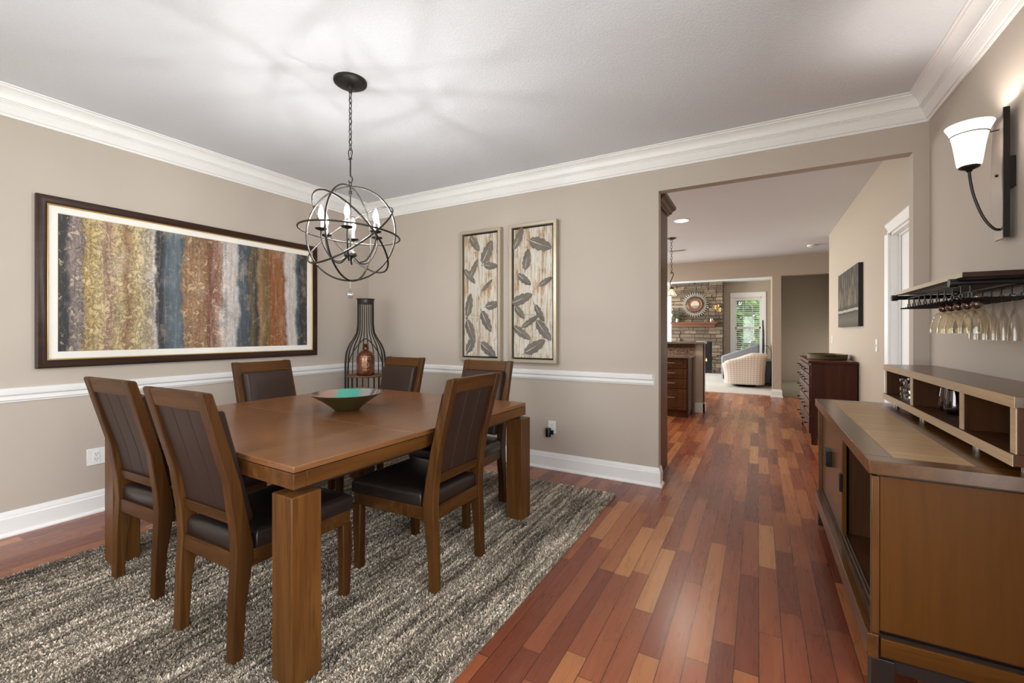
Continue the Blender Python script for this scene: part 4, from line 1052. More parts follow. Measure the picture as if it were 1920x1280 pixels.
def cuttumbler(x, y, label, h=.098, r=.036):
    t = empty('crystal_tumbler', (x, y, ZS)); tag(t, label, 'tumbler', 'crystal tumblers')
    m = MB(); n = 20; zs = [0, .01, .025, .04, .055, .07, h * .82, h]; v = []; f = []
    for i, z in enumerate(zs):
        for k in range(n):
            a = 2 * pi * (k + .5 * (i % 2)) / n; rr = r * (.86 + .14 * z / h) * (1 + (.05 if (k % 2 and i < 6) else 0)); v.append((rr * cos(a), rr * sin(a), z))
    for i in range(len(zs) - 1):
        for k in range(n): f.append((i * n + k, i * n + (k + 1) % n, (i + 1) * n + (k + 1) % n, (i + 1) * n + k))
    f.append(tuple(range(n))[::-1]); m.add(v, f)
    m.lathe([(r * .95, h), (r * .80, .016), (0, .016)], seg=n); m.build('cup', 'crystal', t, smooth=0)
cuttumbler(.745, 3.305, 'taller cut crystal tumbler at the deep end of the cubby shelf', .112, .033)
cuttumbler(.742, 3.205, 'cut crystal tumbler beside the first divider of the cubby shelf', .100, .036)
def smoothglass(x, y, mat, label, grp):
    t = empty('stemless_glass', (x, y, ZS)); tag(t, label, 'glass', grp)
    MB().lathe([(0, .003), (.026, .003), (.026, 0), (.034, .004), (.040, .022), (.041, .045), (.036, .085), (.032, .112), (.030, .112), (.034, .085), (.039, .045), (.037, .02), (.026, .008), (0, .008)], seg=28).build('cup', mat, t, smooth=70)
smoothglass(.80, 2.87, 'red_glass', 'burgundy stemless glass in the middle bay of the cubby shelf', 'coloured stemless glasses')
smoothglass(.79, 2.755, 'plum_glass', 'plum stemless glass beside the burgundy one in the cubby shelf', 'coloured stemless glasses')
smoothglass(.80, 2.015, 'glass', 'clear round glass tucked behind the near end panel of the cubby shelf', None)

# ---------------------------------------------------------------- hanging wine glass rack
KX0, KX1, KY0_, KY1_, KZ_ = .688, XR - .001, 2.33, 3.30, 1.475
t = empty('wine_glass_rack', (XR, (KY0_ + KY1_) / 2, KZ_)); tag(t, 'dark wall shelf with black pipe glass rack under the sconce', 'rack')
ox, oy = XR, (KY0_ + KY1_) / 2
m = MB(); m.prism([(KX0 - ox, KY0_ - oy), (-.001, KY0_ - oy), (-.001, KY1_ - oy), (KX0 - ox, KY1_ - oy)], 'z', 0, .020); m.build('board', 'frame_dark', t, bevel=.002)
MB().box(KX0 - ox - .003, KY0_ - oy + .002, .001, KX0 - ox + .001, KY1_ - oy - .002, .019).build('board_gloss_strip', 'champagne', t, smooth=0)  # pale strip stands in for the gloss reflection on the board's front
for yy in (KY0_ + .055, KY1_ - .05):
    m = MB(); m.cyl((KX0 - ox - .012, yy - oy, -.016), (-.002, yy - oy, -.016), .0115, 14); m.cyl((KX0 - ox - .024, yy - oy, -.016), (KX0 - ox + .002, yy - oy, -.016), .0165, 14); m.cyl((-.014, yy - oy, -.016), (-.001, yy - oy, -.016), .03, 18)
    m.build('pipe_bracket', 'black', t)
m = MB(); m.cyl((KX0 - ox + .045, KY0_ - oy + .055, -.020), (KX0 - ox + .045, KY1_ - oy - .05, -.020), .005, 8); m.cyl((-.035, KY0_ - oy + .055, -.020), (-.035, KY1_ - oy - .05, -.020), .005, 8); m.build('cross_bar', 'black', t)
ZR = -.078
NR = 10
for k in range(NR):
    yy = KY0_ + .075 + k * .0905 - oy
    m = MB()
    for xx in (KX0 - ox + .045, -.035):
        m.cyl((xx, yy, -.018), (xx, yy, ZR + .024), .0032, 6)
        m.tube([(xx, yy - .017, ZR), (xx, yy - .017, ZR + .022), (xx, yy, ZR + .026), (xx, yy + .017, ZR + .022), (xx, yy + .017, ZR)], .0032, 6)
    for s in (-1, 1): m.cyl((KX0 - ox + .012, yy + s * .017, ZR), (-.012, yy + s * .017, ZR), .0038, 6)
    m.build('rail', 'black', t)
ztop = KZ_ + ZR + .0045
def goblet(label):
    t = empty('amber_goblet'); tag(t, label, 'goblet', 'amber goblets')
    MB().lathe([(0, .005), (.034, .003), (.034, .0), (.012, -.004), (.006, -.010), (0, -.010)], seg=24).build('foot', 'amber_ball', t, smooth=70)
    MB().sphere((0, 0, -.026), .0185, 18, 12).build('stem', 'amber_ball', t, smooth=80)
    MB().lathe([(0, -.041), (.012, -.042), (.024, -.050), (.036, -.066), (.043, -.088), (.0475, -.115), (.049, -.143), (.0478, -.143), (.0463, -.115), (.0418, -.088), (.0345, -.068), (.023, -.052), (0, -.045)], seg=32).build('cup', 'amber_glass', t, smooth=80)
    return t
ys = [KY0_ + .075 + .0905 * (k + .5) for k in range(9)]
gl = ['amber goblet hanging at the rack end by the room side', 'second amber goblet from the near rack end', 'middle one of the five hanging amber goblets', 'fourth amber goblet from the near rack end', 'amber goblet hanging deepest toward the hall']
g0 = goblet(gl[0]); g0.location = (.762, ys[0] - .01, ztop)
for k in range(1, 5): dup(g0, (.762, ys[k] - .01, ztop), 0, gl[k])
def flute(label):
    t = empty('champagne_flute'); tag(t, label, 'flute', 'hanging champagne flutes')
    MB().lathe([(0, .005), (.032, .003), (.032, .0), (.010, -.004), (.004, -.012), (.0035, -.048), (0, -.05)], seg=24).build('stem', 'flute_glass', t, smooth=70)
    MB().lathe([(0, -.046), (.006, -.050), (.013, -.075), (.018, -.105), (.0215, -.14), (.0215, -.172), (.0205, -.172), (.0205, -.14), (.017, -.105), (.012, -.078), (0, -.052)], seg=24).build('cup', 'flute_glass', t, smooth=70)
    return t
fl_ = ['clear champagne flute hanging at the near end behind the amber goblets', 'second champagne flute from the near rack end', 'middle one of the five hanging champagne flutes', 'fourth champagne flute from the near rack end', 'champagne flute hanging deepest toward the hall']
f0 = flute(fl_[0]); f0.location = (.872, ys[0], ztop)
for k in range(1, 5): dup(f0, (.872, ys[k], ztop), 0, fl_[k])

# ---------------------------------------------------------------- sconce
t = empty('wall_sconce', (XR, 2.69, 1.94)); tag(t, 'lit wall sconce with white bell shade above the glass rack', 'sconce')
part(MB().box(-.022, -.045, -.06, -.0005, .045, .07), 'wall_box', 'iron', bevel=.002)
m = MB(); n = 16; v = []
for i in range(n + 1):
    z = -.275 + .55 * i / n; xo = -.030 - .012 * (1 - (2 * i / n - 1) ** 2)
    for y in (-.052, .052): v += [(xo - .004, y, z), (xo + .004, y, z)]
f = []
for i in range(n):
    a = 4 * i; b_ = a + 4
    f += [(a, a + 2, b_ + 2, b_), (a + 1, b_ + 1, b_ + 3, a + 3), (a, b_, b_ + 1, a + 1), (a + 2, a + 3, b_ + 3, b_ + 2)]
f += [(0, 1, 3, 2), (4 * n, 4 * n + 2, 4 * n + 3, 4 * n + 1)]
m.add(v, f); part(m, 'back_plate', 'pewter', bevel=.001)
part(MB().box(-.044, -.0600, -.275, -.024, -.0525, .275), 'plate_edge', 'iron')
sx, sy = -.133, -.01
part(MB().tube(bez([(-.030, sy, -.232), (-.055, sy, -.228), (-.088, sy, -.175), (-.115, sy, -.09), (-.128, sy, -.02), (sx, sy, .035)], 8), [.0055] * 41, 8), 'arm', 'iron')
part(MB().lathe([(0, .030), (.008, .032), (.012, .040), (.034, .050), (.036, .056), (.030, .060), (0, .060)], (sx, sy, 0), 24), 'cup_holder', 'iron')
part(MB().lathe([(.030, .060), (.040, .062), (.044, .09), (.049, .13), (.056, .175), (.066, .21), (.080, .238), (.0775, .238), (.0635, .21), (.053, .175), (.046, .13), (.041, .09), (.036, .066), (.030, .064)], (sx, sy, 0), 40), 'shade', 'opal', smooth=80)
part(MB().lathe([(.0615, .192), (.0625, .196), (.0645, .196), (.0635, .192)], (sx, sy, 0), 36).tube([(sx + .060, sy, .194), (-.036, sy, .198)], .0025, 6), 'support_ring', 'iron')
part(MB().sphere((sx, sy, .14), .026, 16, 12, sz=1.3), 'bulb', 'bulb_warm', smooth=80)
part(MB().sphere((-.048, -.01, .0), .006, 10, 8), 'screw_cap', 'black')

# ---------------------------------------------------------------- hall chest, tray, canvas
A0, A1, AY0, AY1, AZ = .490, XR - .012, 5.93, 7.27, .947
t = empty('chest_of_drawers', ((A0 + A1) / 2, (AY0 + AY1) / 2, 0)); tag(t, 'dark cherry chest of drawers in the hall under the grey canvas', 'chest')
ox, oy = (A0 + A1) / 2, (AY0 + AY1) / 2
def ba(x0, y0, z0, x1, y1, z1): return MB().box(x0 - ox, y0 - oy, z0, x1 - ox, y1 - oy, z1)
ba(A0 + .025, AY0 + .02, .07, A1, AY1 - .02, AZ - .031).build('body', 'cherry_z', t, bevel=.003)
ba(A0, AY0, AZ - .03, A1, AY1, AZ).build('top', 'cherry_y', t, bevel=.004)
zd = [.12, .32, .50, .66, .79, .90]
for i in range(5):
    for s, (y0, y1) in enumerate(((AY0 + .045, (AY0 + AY1) / 2 - .01), ((AY0 + AY1) / 2 + .01, AY1 - .045))):
        dr = ba(A0 + .010, y0, zd[i] + .006, A0 + .0245, y1, zd[i + 1] - .006).build('drawer', 'cherry_y', t, bevel=.003)
        for yk in (y0 + .14, y1 - .14):
            zc = (zd[i] + zd[i + 1]) / 2
            MB().lathe([(0, -.030), (.010, -.028), (.012, -.020), (.005, -.012), (.004, .009)], (A0 - ox, yk - oy, zc), 12, axis='x').build('knob', 'black', dr)
for xx in (A0 + .03, A1 - .08):
    for yy in (AY0 + .025, AY1 - .075): ba(xx, yy, 0, xx + .05, yy + .05, .0695).build('foot', 'cherry_z', t, bevel=.004)
t = empty('serving_tray', (.715, 6.42, AZ)); tag(t, 'oval bronze brown tray lying on the hall chest', 'tray')
part(MB().lathe([(0, .001), (.188, .001), (.200, .006), (.205, .060), (.198, .062), (.192, .012), (0, .010)], seg=40, sx=.98, sy=1.25), 'dish', 'tray', smooth=40)
m = MB()
for s in (-1, 1): m.tube(bez([(-.05, s * .255, .045), (-.04, s * .275, .055), (.04, s * .275, .055), (.05, s * .255, .045)], 5), .006, 7)
part(m, 'handles', 'iron')
t = empty('canvas_picture', (XR, 6.39, 1.663)); tag(t, 'grey and bronze abstract canvas on the tan hall wall', 'painting')
a, b = .655, .332
m = MB(); m.box(-.040, -a, -b, -.001, a, b); m.build('stretcher', 'black', t)
m = MB(); m.add([(-.0412, a, -b), (-.0412, -a, -b), (-.0412, -a, b), (-.0412, a, b)], [(0, 1, 2, 3)], [[(0, 0), (1, 0), (1, 1), (0, 1)]])
m.add([(-.0402, a, -b), (-.0402, -a, -b), (-.0402, -a, b), (-.0402, a, b)], [(3, 2, 1, 0)], [[(0, 0), (1, 0), (1, 1), (0, 1)]]); m.build('canvas', 'hallart', t, smooth=0)

# ---------------------------------------------------------------- kitchen
TX0, TX1, TY0_, TY1_ = -1.40, -.742, YK + .01, 4.30
t = empty('tall_cabinet', (TX1, TY0_, 0)); tag(t, 'tall dark brown kitchen cabinet beside the opening jamb', 'cabinet')
ox, oy = TX1, TY0_
def bt(x0, y0, z0, x1, y1, z1): return MB().box(x0 - ox, y0 - oy, z0, x1 - ox, y1 - oy, z1)
bt(TX0, TY0_, .0, TX1, TY1_ - .02, 2.355).build('body', 'kit_z', t, bevel=.002)
for z0, z1 in ((.12, 1.30), (1.32, 2.30)):
    for x0, x1 in ((TX0 + .005, (TX0 + TX1) / 2 - .003), ((TX0 + TX1) / 2 + .003, TX1 - .005)):
        bt(x0, TY1_ - .0195, z0, x1, TY1_, z1).build('door', 'kit_z', t, bevel=.003)
cp = [(0, 0), (.010, 0), (.014, .014), (.030, .022), (.038, .045), (.060, .062), (.066, .080), (.066, .090), (0, .090)]
m = MB(); v = []; k = len(cp)
for p, z in cp: v.append((p, 0, 2.355 + z))
for p, z in cp: v.append((p, TY1_ - TY0_ + p, 2.355 + z))
for p, z in cp: v.append((TX0 - ox, TY1_ - TY0_ + p, 2.355 + z))
f = []
for s in range(2):
    for i in range(k): f.append((s * k + i, s * k + (i + 1) % k, (s + 1) * k + (i + 1) % k, (s + 1) * k + i))
f.append(tuple(range(k))[::-1]); f.append(tuple(range(2 * k, 3 * k))); m.add(v, f); m.build('crown', 'kit_z', t, smooth=20)
m = MB(); m.prism([(0, 0), (.016, 0), (.012, .012), (0, .018)], 'y', 0, TY1_ - TY0_); m.build('shoe_moulding', 'kit_z', t)

QX0, QX1, QY0, QY1 = -2.2, -.905, 6.90, 7.50
t = empty('base_cabinet', ((QX0 + QX1) / 2, QY0, 0)); tag(t, 'dark brown kitchen drawer cabinet at the end of the peninsula', 'cabinet')
ox, oy = (QX0 + QX1) / 2, QY0
def bq(x0, y0, z0, x1, y1, z1): return MB().box(x0 - ox, y0 - oy, z0, x1 - ox, y1 - oy, z1)
bq(QX0, QY0 + .02, .10, QX1, QY1, .885).build('body', 'kit_z', t, bevel=.002)
bq(QX0, QY0 + .06, 0, QX1 - .01, QY1, .0995).build('toe_kick', 'kit_z', t, smooth=0)
for z0, z1 in ((.735, .872), (.585, .722), (.435, .572), (.115, .422)):
    for x0, x1 in ((-1.42, -.925), (-1.93, -1.435)):
        dr = bq(x0, QY0, z0, x1, QY0 + .0195, z1).build('drawer', 'kit_z', t, bevel=.004)
        bq(x0 + .055, QY0 - .006, z0 + .04, x1 - .055, QY0 - .0005, z1 - .04).build('raised_panel', 'kit_z', dr, bevel=.004)
        zc = (z0 + z1) / 2 + (.03 if z1 - z0 > .2 else .01)
        m = MB(); xc = (x0 + x1) / 2 - ox; m.cyl((xc - .085, -.032, zc), (xc + .085, -.032, zc), .0055, 8)
        for s in (-1, 1): m.cyl((xc + s * .065, -.032, zc), (xc + s * .065, -.004, zc), .004, 6)
        m.build('handle', 'steel', dr)
bq(QX0, QY0 - .03, .8855, QX1 + .03, QY1, .915).build('countertop', 'stone_grey', t, bevel=.003)
t = empty('bar_counter', (-1.5, 7.58, 0)); tag(t, 'raised granite topped breakfast bar with tan end post', 'counter')
def bb(x0, y0, z0, x1, y1, z1): return MB().box(x0 + 1.5, y0 - 7.58, z0, x1 + 1.5, y1 - 7.58, z1)
bb(-2.2, 7.505, 0, -.765, 7.64, 1.085).build('knee_wall', 'wall_low', t, smooth=0)
bb(-2.2, 7.495, .916, -.885, 7.5045, 1.02).build('backsplash', 'mosaic', t, smooth=0)
bb(-2.2, 7.490, 1.02, -.885, 7.5045, 1.084).build('dark_band', 'kit_z', t, smooth=0)
bb(-.7645, 7.51, .16, -.745, 7.635, 1.085).build('end_panel', 'kit_z', t, smooth=0)
bb(-2.25, 7.42, 1.0855, -.735, 7.86, 1.118).build('bar_top', 'stone_grey', t, bevel=.004)
m = bb(-.885, 7.480, 0, -.735, 7.5045, .15); m.box(-.765 + 1.5, -.10, 0, -.735 + 1.5, .075, .15); m.build('baseboard', 'trim', t, bevel=.003)
MB().box(-.86, 7.47, 1.1185, -.735, 7.60, 1.128).build('lit_edge_strip', 'white_plastic', None)  # white slab stands in for light on the countertop's end edge
tag(bpy.data.objects['lit_edge_strip'], 'white strip put in as the lit end edge of the raised bar', 'paper')

PXc, PYc = -1.204, 7.3
t = empty('pendant_lamp', (PXc, PYc, 0)); tag(t, 'bronze pendant lamp with stained glass shade over the breakfast bar', 'pendant lamp')
part(MB().lathe([(0, H - .028), (.02, H - .026), (.065, H - .010), (.068, H), (0, H)], seg=28), 'canopy', 'iron')
m = MB(); z = H - .026; k = 0
while z > 2.22:
    pts = [((.012 * cos(2 * pi * i / 10), 0, z - .027 + .027 * sin(2 * pi * i / 10)) if k % 2 == 0 else (0, .012 * cos(2 * pi * i / 10), z - .027 + .027 * sin(2 * pi * i / 10))) for i in range(10)]
    m.tube(pts, .0035, 5, closed=True); z -= .044; k += 1
part(m, 'chain', 'iron')
part(MB().tube(bez([(-.012, 0, 2.20), (.0, 0, 2.225), (.022, 0, 2.21), (.024, 0, 2.17), (.0, 0, 2.11), (-.020, 0, 2.06), (-.012, 0, 2.01), (0, 0, 1.985)], 6), .0075, 8), 'scroll', 'iron')
part(MB().lathe([(0, 1.992), (.014, 1.990), (.030, 1.968), (.026, 1.955), (0, 1.955)], seg=20), 'cap', 'iron')
part(MB().lathe([(.022, 1.962), (.030, 1.950), (.048, 1.915), (.072, 1.875), (.088, 1.852), (.086, 1.850), (.070, 1.872), (.046, 1.912), (.028, 1.946), (.020, 1.958)], seg=32), 'shade', 'stained', smooth=60)
m = MB()
for k in range(8):
    a = 2 * pi * k / 8; m.tube([(r * cos(a), r * sin(a), z) for r, z in ((.024, 1.962), (.050, 1.915), (.074, 1.875), (.089, 1.852))], .003, 5)
m.tube([(.089 * cos(2 * pi * i / 32), .089 * sin(2 * pi * i / 32), 1.851) for i in range(32)], .003, 5, closed=True); part(m, 'leading', 'iron')

def downlight(x, y, label, lit=True, r=.085):
    t = empty('ceiling_downlight', (x, y, H)); tag(t, label, 'ceiling light')
    MB().lathe([(r, -.006), (r + .018, -.003), (r + .018, -.0003), (r, -.0003)], seg=32).build('trim_ring', 'white_plastic', t)
    MB().lathe([(0, -.004), (r - .0005, -.004), (r - .0005, -.0003)], seg=32).build('lens', 'downlight' if lit else 'opal', t)
downlight(-.897, 6.224, 'lit round recessed light in the hall ceiling before the pendant')
FILL_DL = [(-2.6, 6.2), (-2.6, 8.8), (-2.6, 7.5)]  # extra downlights added out of view to light the kitchen
t = empty('smoke_detector', (.80, 9.05, H)); tag(t, 'round white detector on the ceiling near the tan hall corner', 'detector')
part(MB().lathe([(0, -.035), (.05, -.034), (.07, -.022), (.075, 0), (0, 0)], seg=28), 'housing', 'white_plastic')
t = empty('ceiling_vent', (-1.30, 8.45, H)); tag(t, 'slim grey vent in the kitchen ceiling behind the pendant', 'vent')
m = MB(); m.box(-.14, -.05, -.008, .14, .05, -.0003)
for i in range(5): m.box(-.12, -.04 + .018 * i, -.012, .12, -.034 + .018 * i, -.008)
part(m, 'grille', 'steel', smooth=0)

# ---------------------------------------------------------------- fireplace room
FY = 14.80
t = empty('stone_fireplace', (-1.70, FY, 0)); tag(t, 'floor to ceiling stacked stone fireplace with lit gas insert', 'fireplace')
fx0, fx1 = -.75, .745     # local x span  -> world -2.45 .. -.955
bz0, bz1, bx0, bx1 = .0, .98, -.47, .45
def rough_stone():
    m = MB(); rnd = random.Random(5); z = 0
    while z < HG - .005:
        hh = min(rnd.uniform(.07, .14), HG - .002 - z); x = fx0
        if HG - .002 - z - hh < .04: hh = HG - .002 - z
        while x < fx1 - .002:
            ww = min(rnd.uniform(.16, .46), fx1 - x)
            if fx1 - x - ww < .06: ww = fx1 - x
            dp = rnd.uniform(-.018, .012); e = .003
            inside = (x < bx1 and x + ww > bx0 and z < bz1)
            if not inside:
                edge = .012 * rnd.random() if x + ww > fx1 - .01 else 0
                m.box(x + e, dp, z + e, x + ww - e + edge, .46, z + hh - e)
            else:
                if x < bx0 - .03: m.box(x + e, dp, z + e, bx0 - e, .46, z + hh - e)
                if x + ww > bx1 + .03: m.box(bx1 + e, dp, z + e, x + ww - e, .46, z + hh - e)
            x += ww
        z += hh
    m.box(fx0 + .01, .05, 0, bx0, .48, HG - .004); m.box(bx1, .05, 0, fx1 - .01, .48, HG - .004); m.box(bx0, .05, bz1, bx1, .48, HG - .004)
    return m
m = rough_stone(); o = m.build('stonework', 'stone', t, bevel=.006, smooth=0)
m = MB(); m.box(bx0, .04, .0, bx1, .45, bz1); fb = m.build('firebox', 'tv', t)
m = MB(); m.box(bx0 + .02, .018, .12, bx1 - .02, .0395, bz1 - .02); m.build('surround', 'black', fb, bevel=.006)
m = MB(); m.box(bx0 + .10, .010, .32, bx1 - .10, .0175, .78); m.build('glass_front', 'tv', fb)
m = MB()
for k in range(6):
    x = bx1 - .16 - .055 * k; hgt = .10 + .10 * ((k * 37) % 5) / 5
    m.lathe([(0, .38), (.022, .40), (.018, .38 + hgt * .5), (.006, .38 + hgt * .85), (0, .38 + hgt)], (x, -.004, 0), 8)
m.build('flame', 'flame', fb)
mt = MB(); mt.box(-.74, -.20, 1.55, .62, -.0, 1.60); mt.box(-.70, -.165, 1.51, .58, -.0, 1.55); mt.box(-.66, -.13, 1.455, .54, -.0, 1.51)
mt.build('mantel', wood('mantel_wood', (.11, .045, .025), (.17, .075, .042), (.24, .115, .065), 'x', rough=.4), t, bevel=.004)
MZ = 1.601
# sunburst mirror
t = empty('sunburst_mirror', (-1.735, FY - .02, 2.145)); tag(t, 'round sunburst mirror with silver petals above the mantel', 'mirror')
part(MB().lathe([(0, -.012), (.125, -.012), (.13, -.006), (.13, .01), (0, .01)], (0, 0, 0), 40, axis='y'), 'glass', 'mirror')
m = MB(); m.tube([(.205 * cos(2 * pi * i / 40), -.012, .205 * sin(2 * pi * i / 40)) for i in range(40)], .013, 8, closed=True); part(m, 'ring', 'copper')
def petals(r0, r1, n, wd, off):
    m = MB()
    for k in range(n):
        a = 2 * pi * (k + off) / n; ca, sa = cos(a), sin(a); v = []
        for u, hw_ in ((0, .25), (.35, .7), (.7, 1), (.92, .6), (1, .05)):
            r = r0 + (r1 - r0) * u
            for s, y in ((-1, 0), (0, -.016), (1, 0)): v.append((r * ca - s * hw_ * wd * sa, y - .004, r * sa + s * hw_ * wd * ca))
        f = []
        for i in range(4):
            for j in range(2): f.append((i * 3 + j, i * 3 + j + 1, (i + 1) * 3 + j + 1, (i + 1) * 3 + j))
        m.add(v, f)
    return m
part(petals(.135, .195, 26, .010, 0), 'inner_petals', 'silver'); part(petals(.225, .34, 34, .013, 0), 'outer_petals', 'silver'); part(petals(.265, .40, 34, .015, .5), 'outer_petals', 'silver')
part(MB().lathe([(0, .0), (.21, .0), (.21, .018), (0, .018)], (0, 0, 0), 30, axis='y'), 'backing', 'copper')
# mantel things
t = empty('potted_plant', (-2.24, FY - .10, MZ)); tag(t, 'small dry plant in a copper pot on the mantel', 'plant')
part(MB().lathe([(0, 0), (.05, 0), (.060, .03), (.050, .09), (.055, .11), (.045, .11), (0, .09)], seg=20), 'pot', 'champagne')
m = MB(); rnd = random.Random(2)
for k in range(60):
    a = rnd.uniform(0, 2 * pi); r = rnd.uniform(.03, .17); zt = rnd.uniform(.14, .36); p0 = (.02 * cos(a), .02 * sin(a), .1); p1 = (r * cos(a), r * .6 * sin(a), zt)
    m.tube([p0, ((p0[0] + p1[0]) * .4, (p0[1] + p1[1]) * .4, zt * .7), p1], .003, 4)
    for q in range(3):
        c_ = Vector(p1) - Vector((0, 0, .03 * q)); m.add([c_ + Vector((.022, 0, 0)), c_ + Vector((0, .012, .012)), c_ + Vector((-.022, 0, .005)), c_ + Vector((0, -.012, -.012))], [(0, 1, 2, 3)])
part(m, 'foliage', 'plant', smooth=0)
t = empty('candle_holder', (-2.39, FY - .10, MZ)); tag(t, 'slim twin candle holder at the mantel end by the plant', 'candle holder')
part(MB().lathe([(0, 0), (.04, 0), (.042, .012), (.010, .025), (.008, .16), (.022, .17), (.022, .18), (.006, .20), (.006, .36), (.020, .37), (0, .372)], seg=16), 'stand', 'iron')
m = MB(); m.cyl((0, 0, .372), (0, 0, .43), .014, 12); m.cyl((.0, -.035, .18), (.0, -.035, .27), .026, 12); part(m, 'candle', 'candle_white')
t = empty('candle_lantern', (-1.255, FY - .10, MZ)); tag(t, 'small lit looking glass jar candle on the mantel', 'candle')
part(MB().lathe([(0, 0), (.045, 0), (.045, .10), (.04, .10), (.04, .006), (0, .006)], seg=20), 'jar', 'glass'); part(MB().cyl((0, 0, .007), (0, 0, .07), .036, 16), 'wax', 'candle_white')
t = empty('candlestick', (-1.345, FY - .10, MZ)); tag(t, 'tall black candlestick beside the jar candle on the mantel', 'candlestick')
part(MB().lathe([(0, 0), (.045, 0), (.045, .01), (.008, .02), (.008, .40), (.03, .42), (.03, .43), (0, .43)], seg=16), 'stick', 'iron'); part(MB().cyl((0, 0, .431), (0, 0, .46), .018, 12), 'candle', 'candle_white')
t = empty('metal_wall_flower', (-1.10, FY - .03, 2.02)); tag(t, 'small gold and silver metal flower on the stone beside the mirror', 'wall decoration')
m = MB()
for k, (cx_, cz_, rr) in enumerate(((-.07, .03, .06), (.05, -.05, .065), (.02, .07, .04))):
    for i in range(6):
        a = 2 * pi * i / 6; m.add([(cx_, -.03, cz_), (cx_ + rr * cos(a - .4), -.05, cz_ + rr * sin(a - .4)), (cx_ + rr * 1.2 * cos(a), -.045, cz_ + rr * 1.2 * sin(a)), (cx_ + rr * cos(a + .4), -.05, cz_ + rr * sin(a + .4))], [(0, 1, 2, 3)])
part(m, 'petals', 'gold', smooth=0); part(MB().tube([(-.07, -.02, .03), (0, -.02, -.05), (.05, -.02, -.05), (.02, 0, -.1)], .006, 6), 'stem', 'iron')

# swivel armchair
AX, AYc = -.30, 11.70
t = empty('swivel_armchair', (AX, AYc, .012), radians(0)); tag(t, 'cream checked swivel tub armchair on the pale carpet', 'armchair')
def tub():
    m = MB(); n = 40; out = []; ins = []
    # plan: squarish tub open towards -x ; angle from the front arm end round the back
    for i in range(n + 1):
        a = radians(-142 + 284 * i / n)
        k = 4.0; c_, s_ = cos(a), sin(a); rr = 1 / (abs(c_) ** k + abs(s_) ** k) ** (1 / k)
        th = abs(a) / radians(142); top = .76 - .22 * max(0, (th - .45) / .55) ** 1.1
        out.append((.45 * rr * c_, .44 * rr * s_, top)); ins.append((.32 * rr * c_ - .01, .30 * rr * s_, top))
    v = []; f = []
    for i, (o_, q_) in enumerate(zip(out, ins)):
        tz_ = o_[2]; fl = .95
        v += [(o_[0] * .96, o_[1] * .96, .075), (o_[0] * .97, o_[1] * .97, .30), (o_[0] * 1.03, o_[1] * 1.03, tz_ - .10), (o_[0] * 1.08, o_[1] * 1.08, tz_ - .045), (o_[0] * 1.04, o_[1] * 1.04, tz_), ((o_[0] + q_[0]) / 2, (o_[1] + q_[1]) / 2, tz_ + .012), (q_[0], q_[1], tz_ - .02), (q_[0], q_[1], .30)]
    for i in range(n):
        for k in range(7): a = i * 8 + k; f.append((a, a + 8, a + 9, a + 1))
    f.append(tuple(range(8))); f.append(tuple(range(n * 8, n * 8 + 8))[::-1]); m.add(v, f); return m
part(tub(), 'shell', 'plaid', smooth=60)
m = MB(); m.prism([(-.40, -.27), (.22, -.27), (.22, .27), (-.40, .27)], 'z', .29, .46); part(m, 'seat_cushion', 'plaid', bevel=.03, seg=3)
m = MB(); m.prism([(-.36, -.30), (.26, -.30), (.26, .30), (-.36, .30)], 'z', .075, .288); part(m, 'seat_box', 'plaid', bevel=.01)
part(MB().lathe([(0, 0), (.24, 0), (.25, .02), (.24, .04), (.06, .045), (.05, .074), (0, .074)], seg=32), 'swivel_base', 'black')
# grey sofa behind it
t = empty('grey_sofa', (-.38, 13.3, .012)); tag(t, 'grey sofa behind the checked armchair below the window', 'sofa')
m = MB(); m.prism([(-.50, .62), (.36, .95), (.40, .95), (.40, .10), (-.50, .10)][::-1], 'y', -.10, .10); part(m, 'arm', 'grey_fabric', bevel=.03, seg=3)
m = MB(); m.box(.15, .101, .10, .40, 1.5, .95); part(m, 'backrest', 'grey_fabric', bevel=.03, seg=3)
m = MB(); m.box(-.50, .101, .06, .149, 1.5, .46); part(m, 'seat', 'grey_fabric', bevel=.03, seg=3)
m = MB(); m.box(-.46, -.08, 0, -.40, -.02, .0995); m.box(.30, -.08, 0, .36, -.02, .0995); part(m, 'leg', 'black')
# television and stand by the partition
t = empty('media_console', (.17, 12.6, .012)); tag(t, 'black media console against the partition behind the armchair', 'console')
part(MB().box(-.13, -.60, .06, .13, .60, .55), 'body', 'tv', bevel=.004); part(MB().box(-.14, -.62, .5505, .13, .62, .575), 'top', 'black', bevel=.003); part(MB().box(-.11, -.57, 0, .11, .57, .0595), 'plinth', 'black')
t = empty('television', (.095, 12.55, .588)); tag(t, 'thin black television seen edge on beside the window', 'television')
m = MB(); m.prism([(-.014, .09), (.020, .09), (.034, .30), (.028, .70), (.010, .98), (-.014, .98)][::-1], 'y', -.60, .60); part(m, 'screen', 'tv', bevel=.003)
part(MB().box(-.06, -.2, 0, .08, .2, .012).box(-.012, -.05, .012, .016, .05, .0895), 'stand', 'black')
t = empty('power_cable', (.20, 11.93, .60)); tag(t, 'looping black cable beside the television', 'cable')
part(MB().tube(bez([(-.10, .03, .33), (-.03, .0, .36), (.04, -.02, .28), (.075, -.03, .12), (.08, -.04, -.05), (.07, -.04, -.3), (.05, -.03, -.45), (.078, -.04, -.572)], 8), .006, 6), 'lead', 'black')

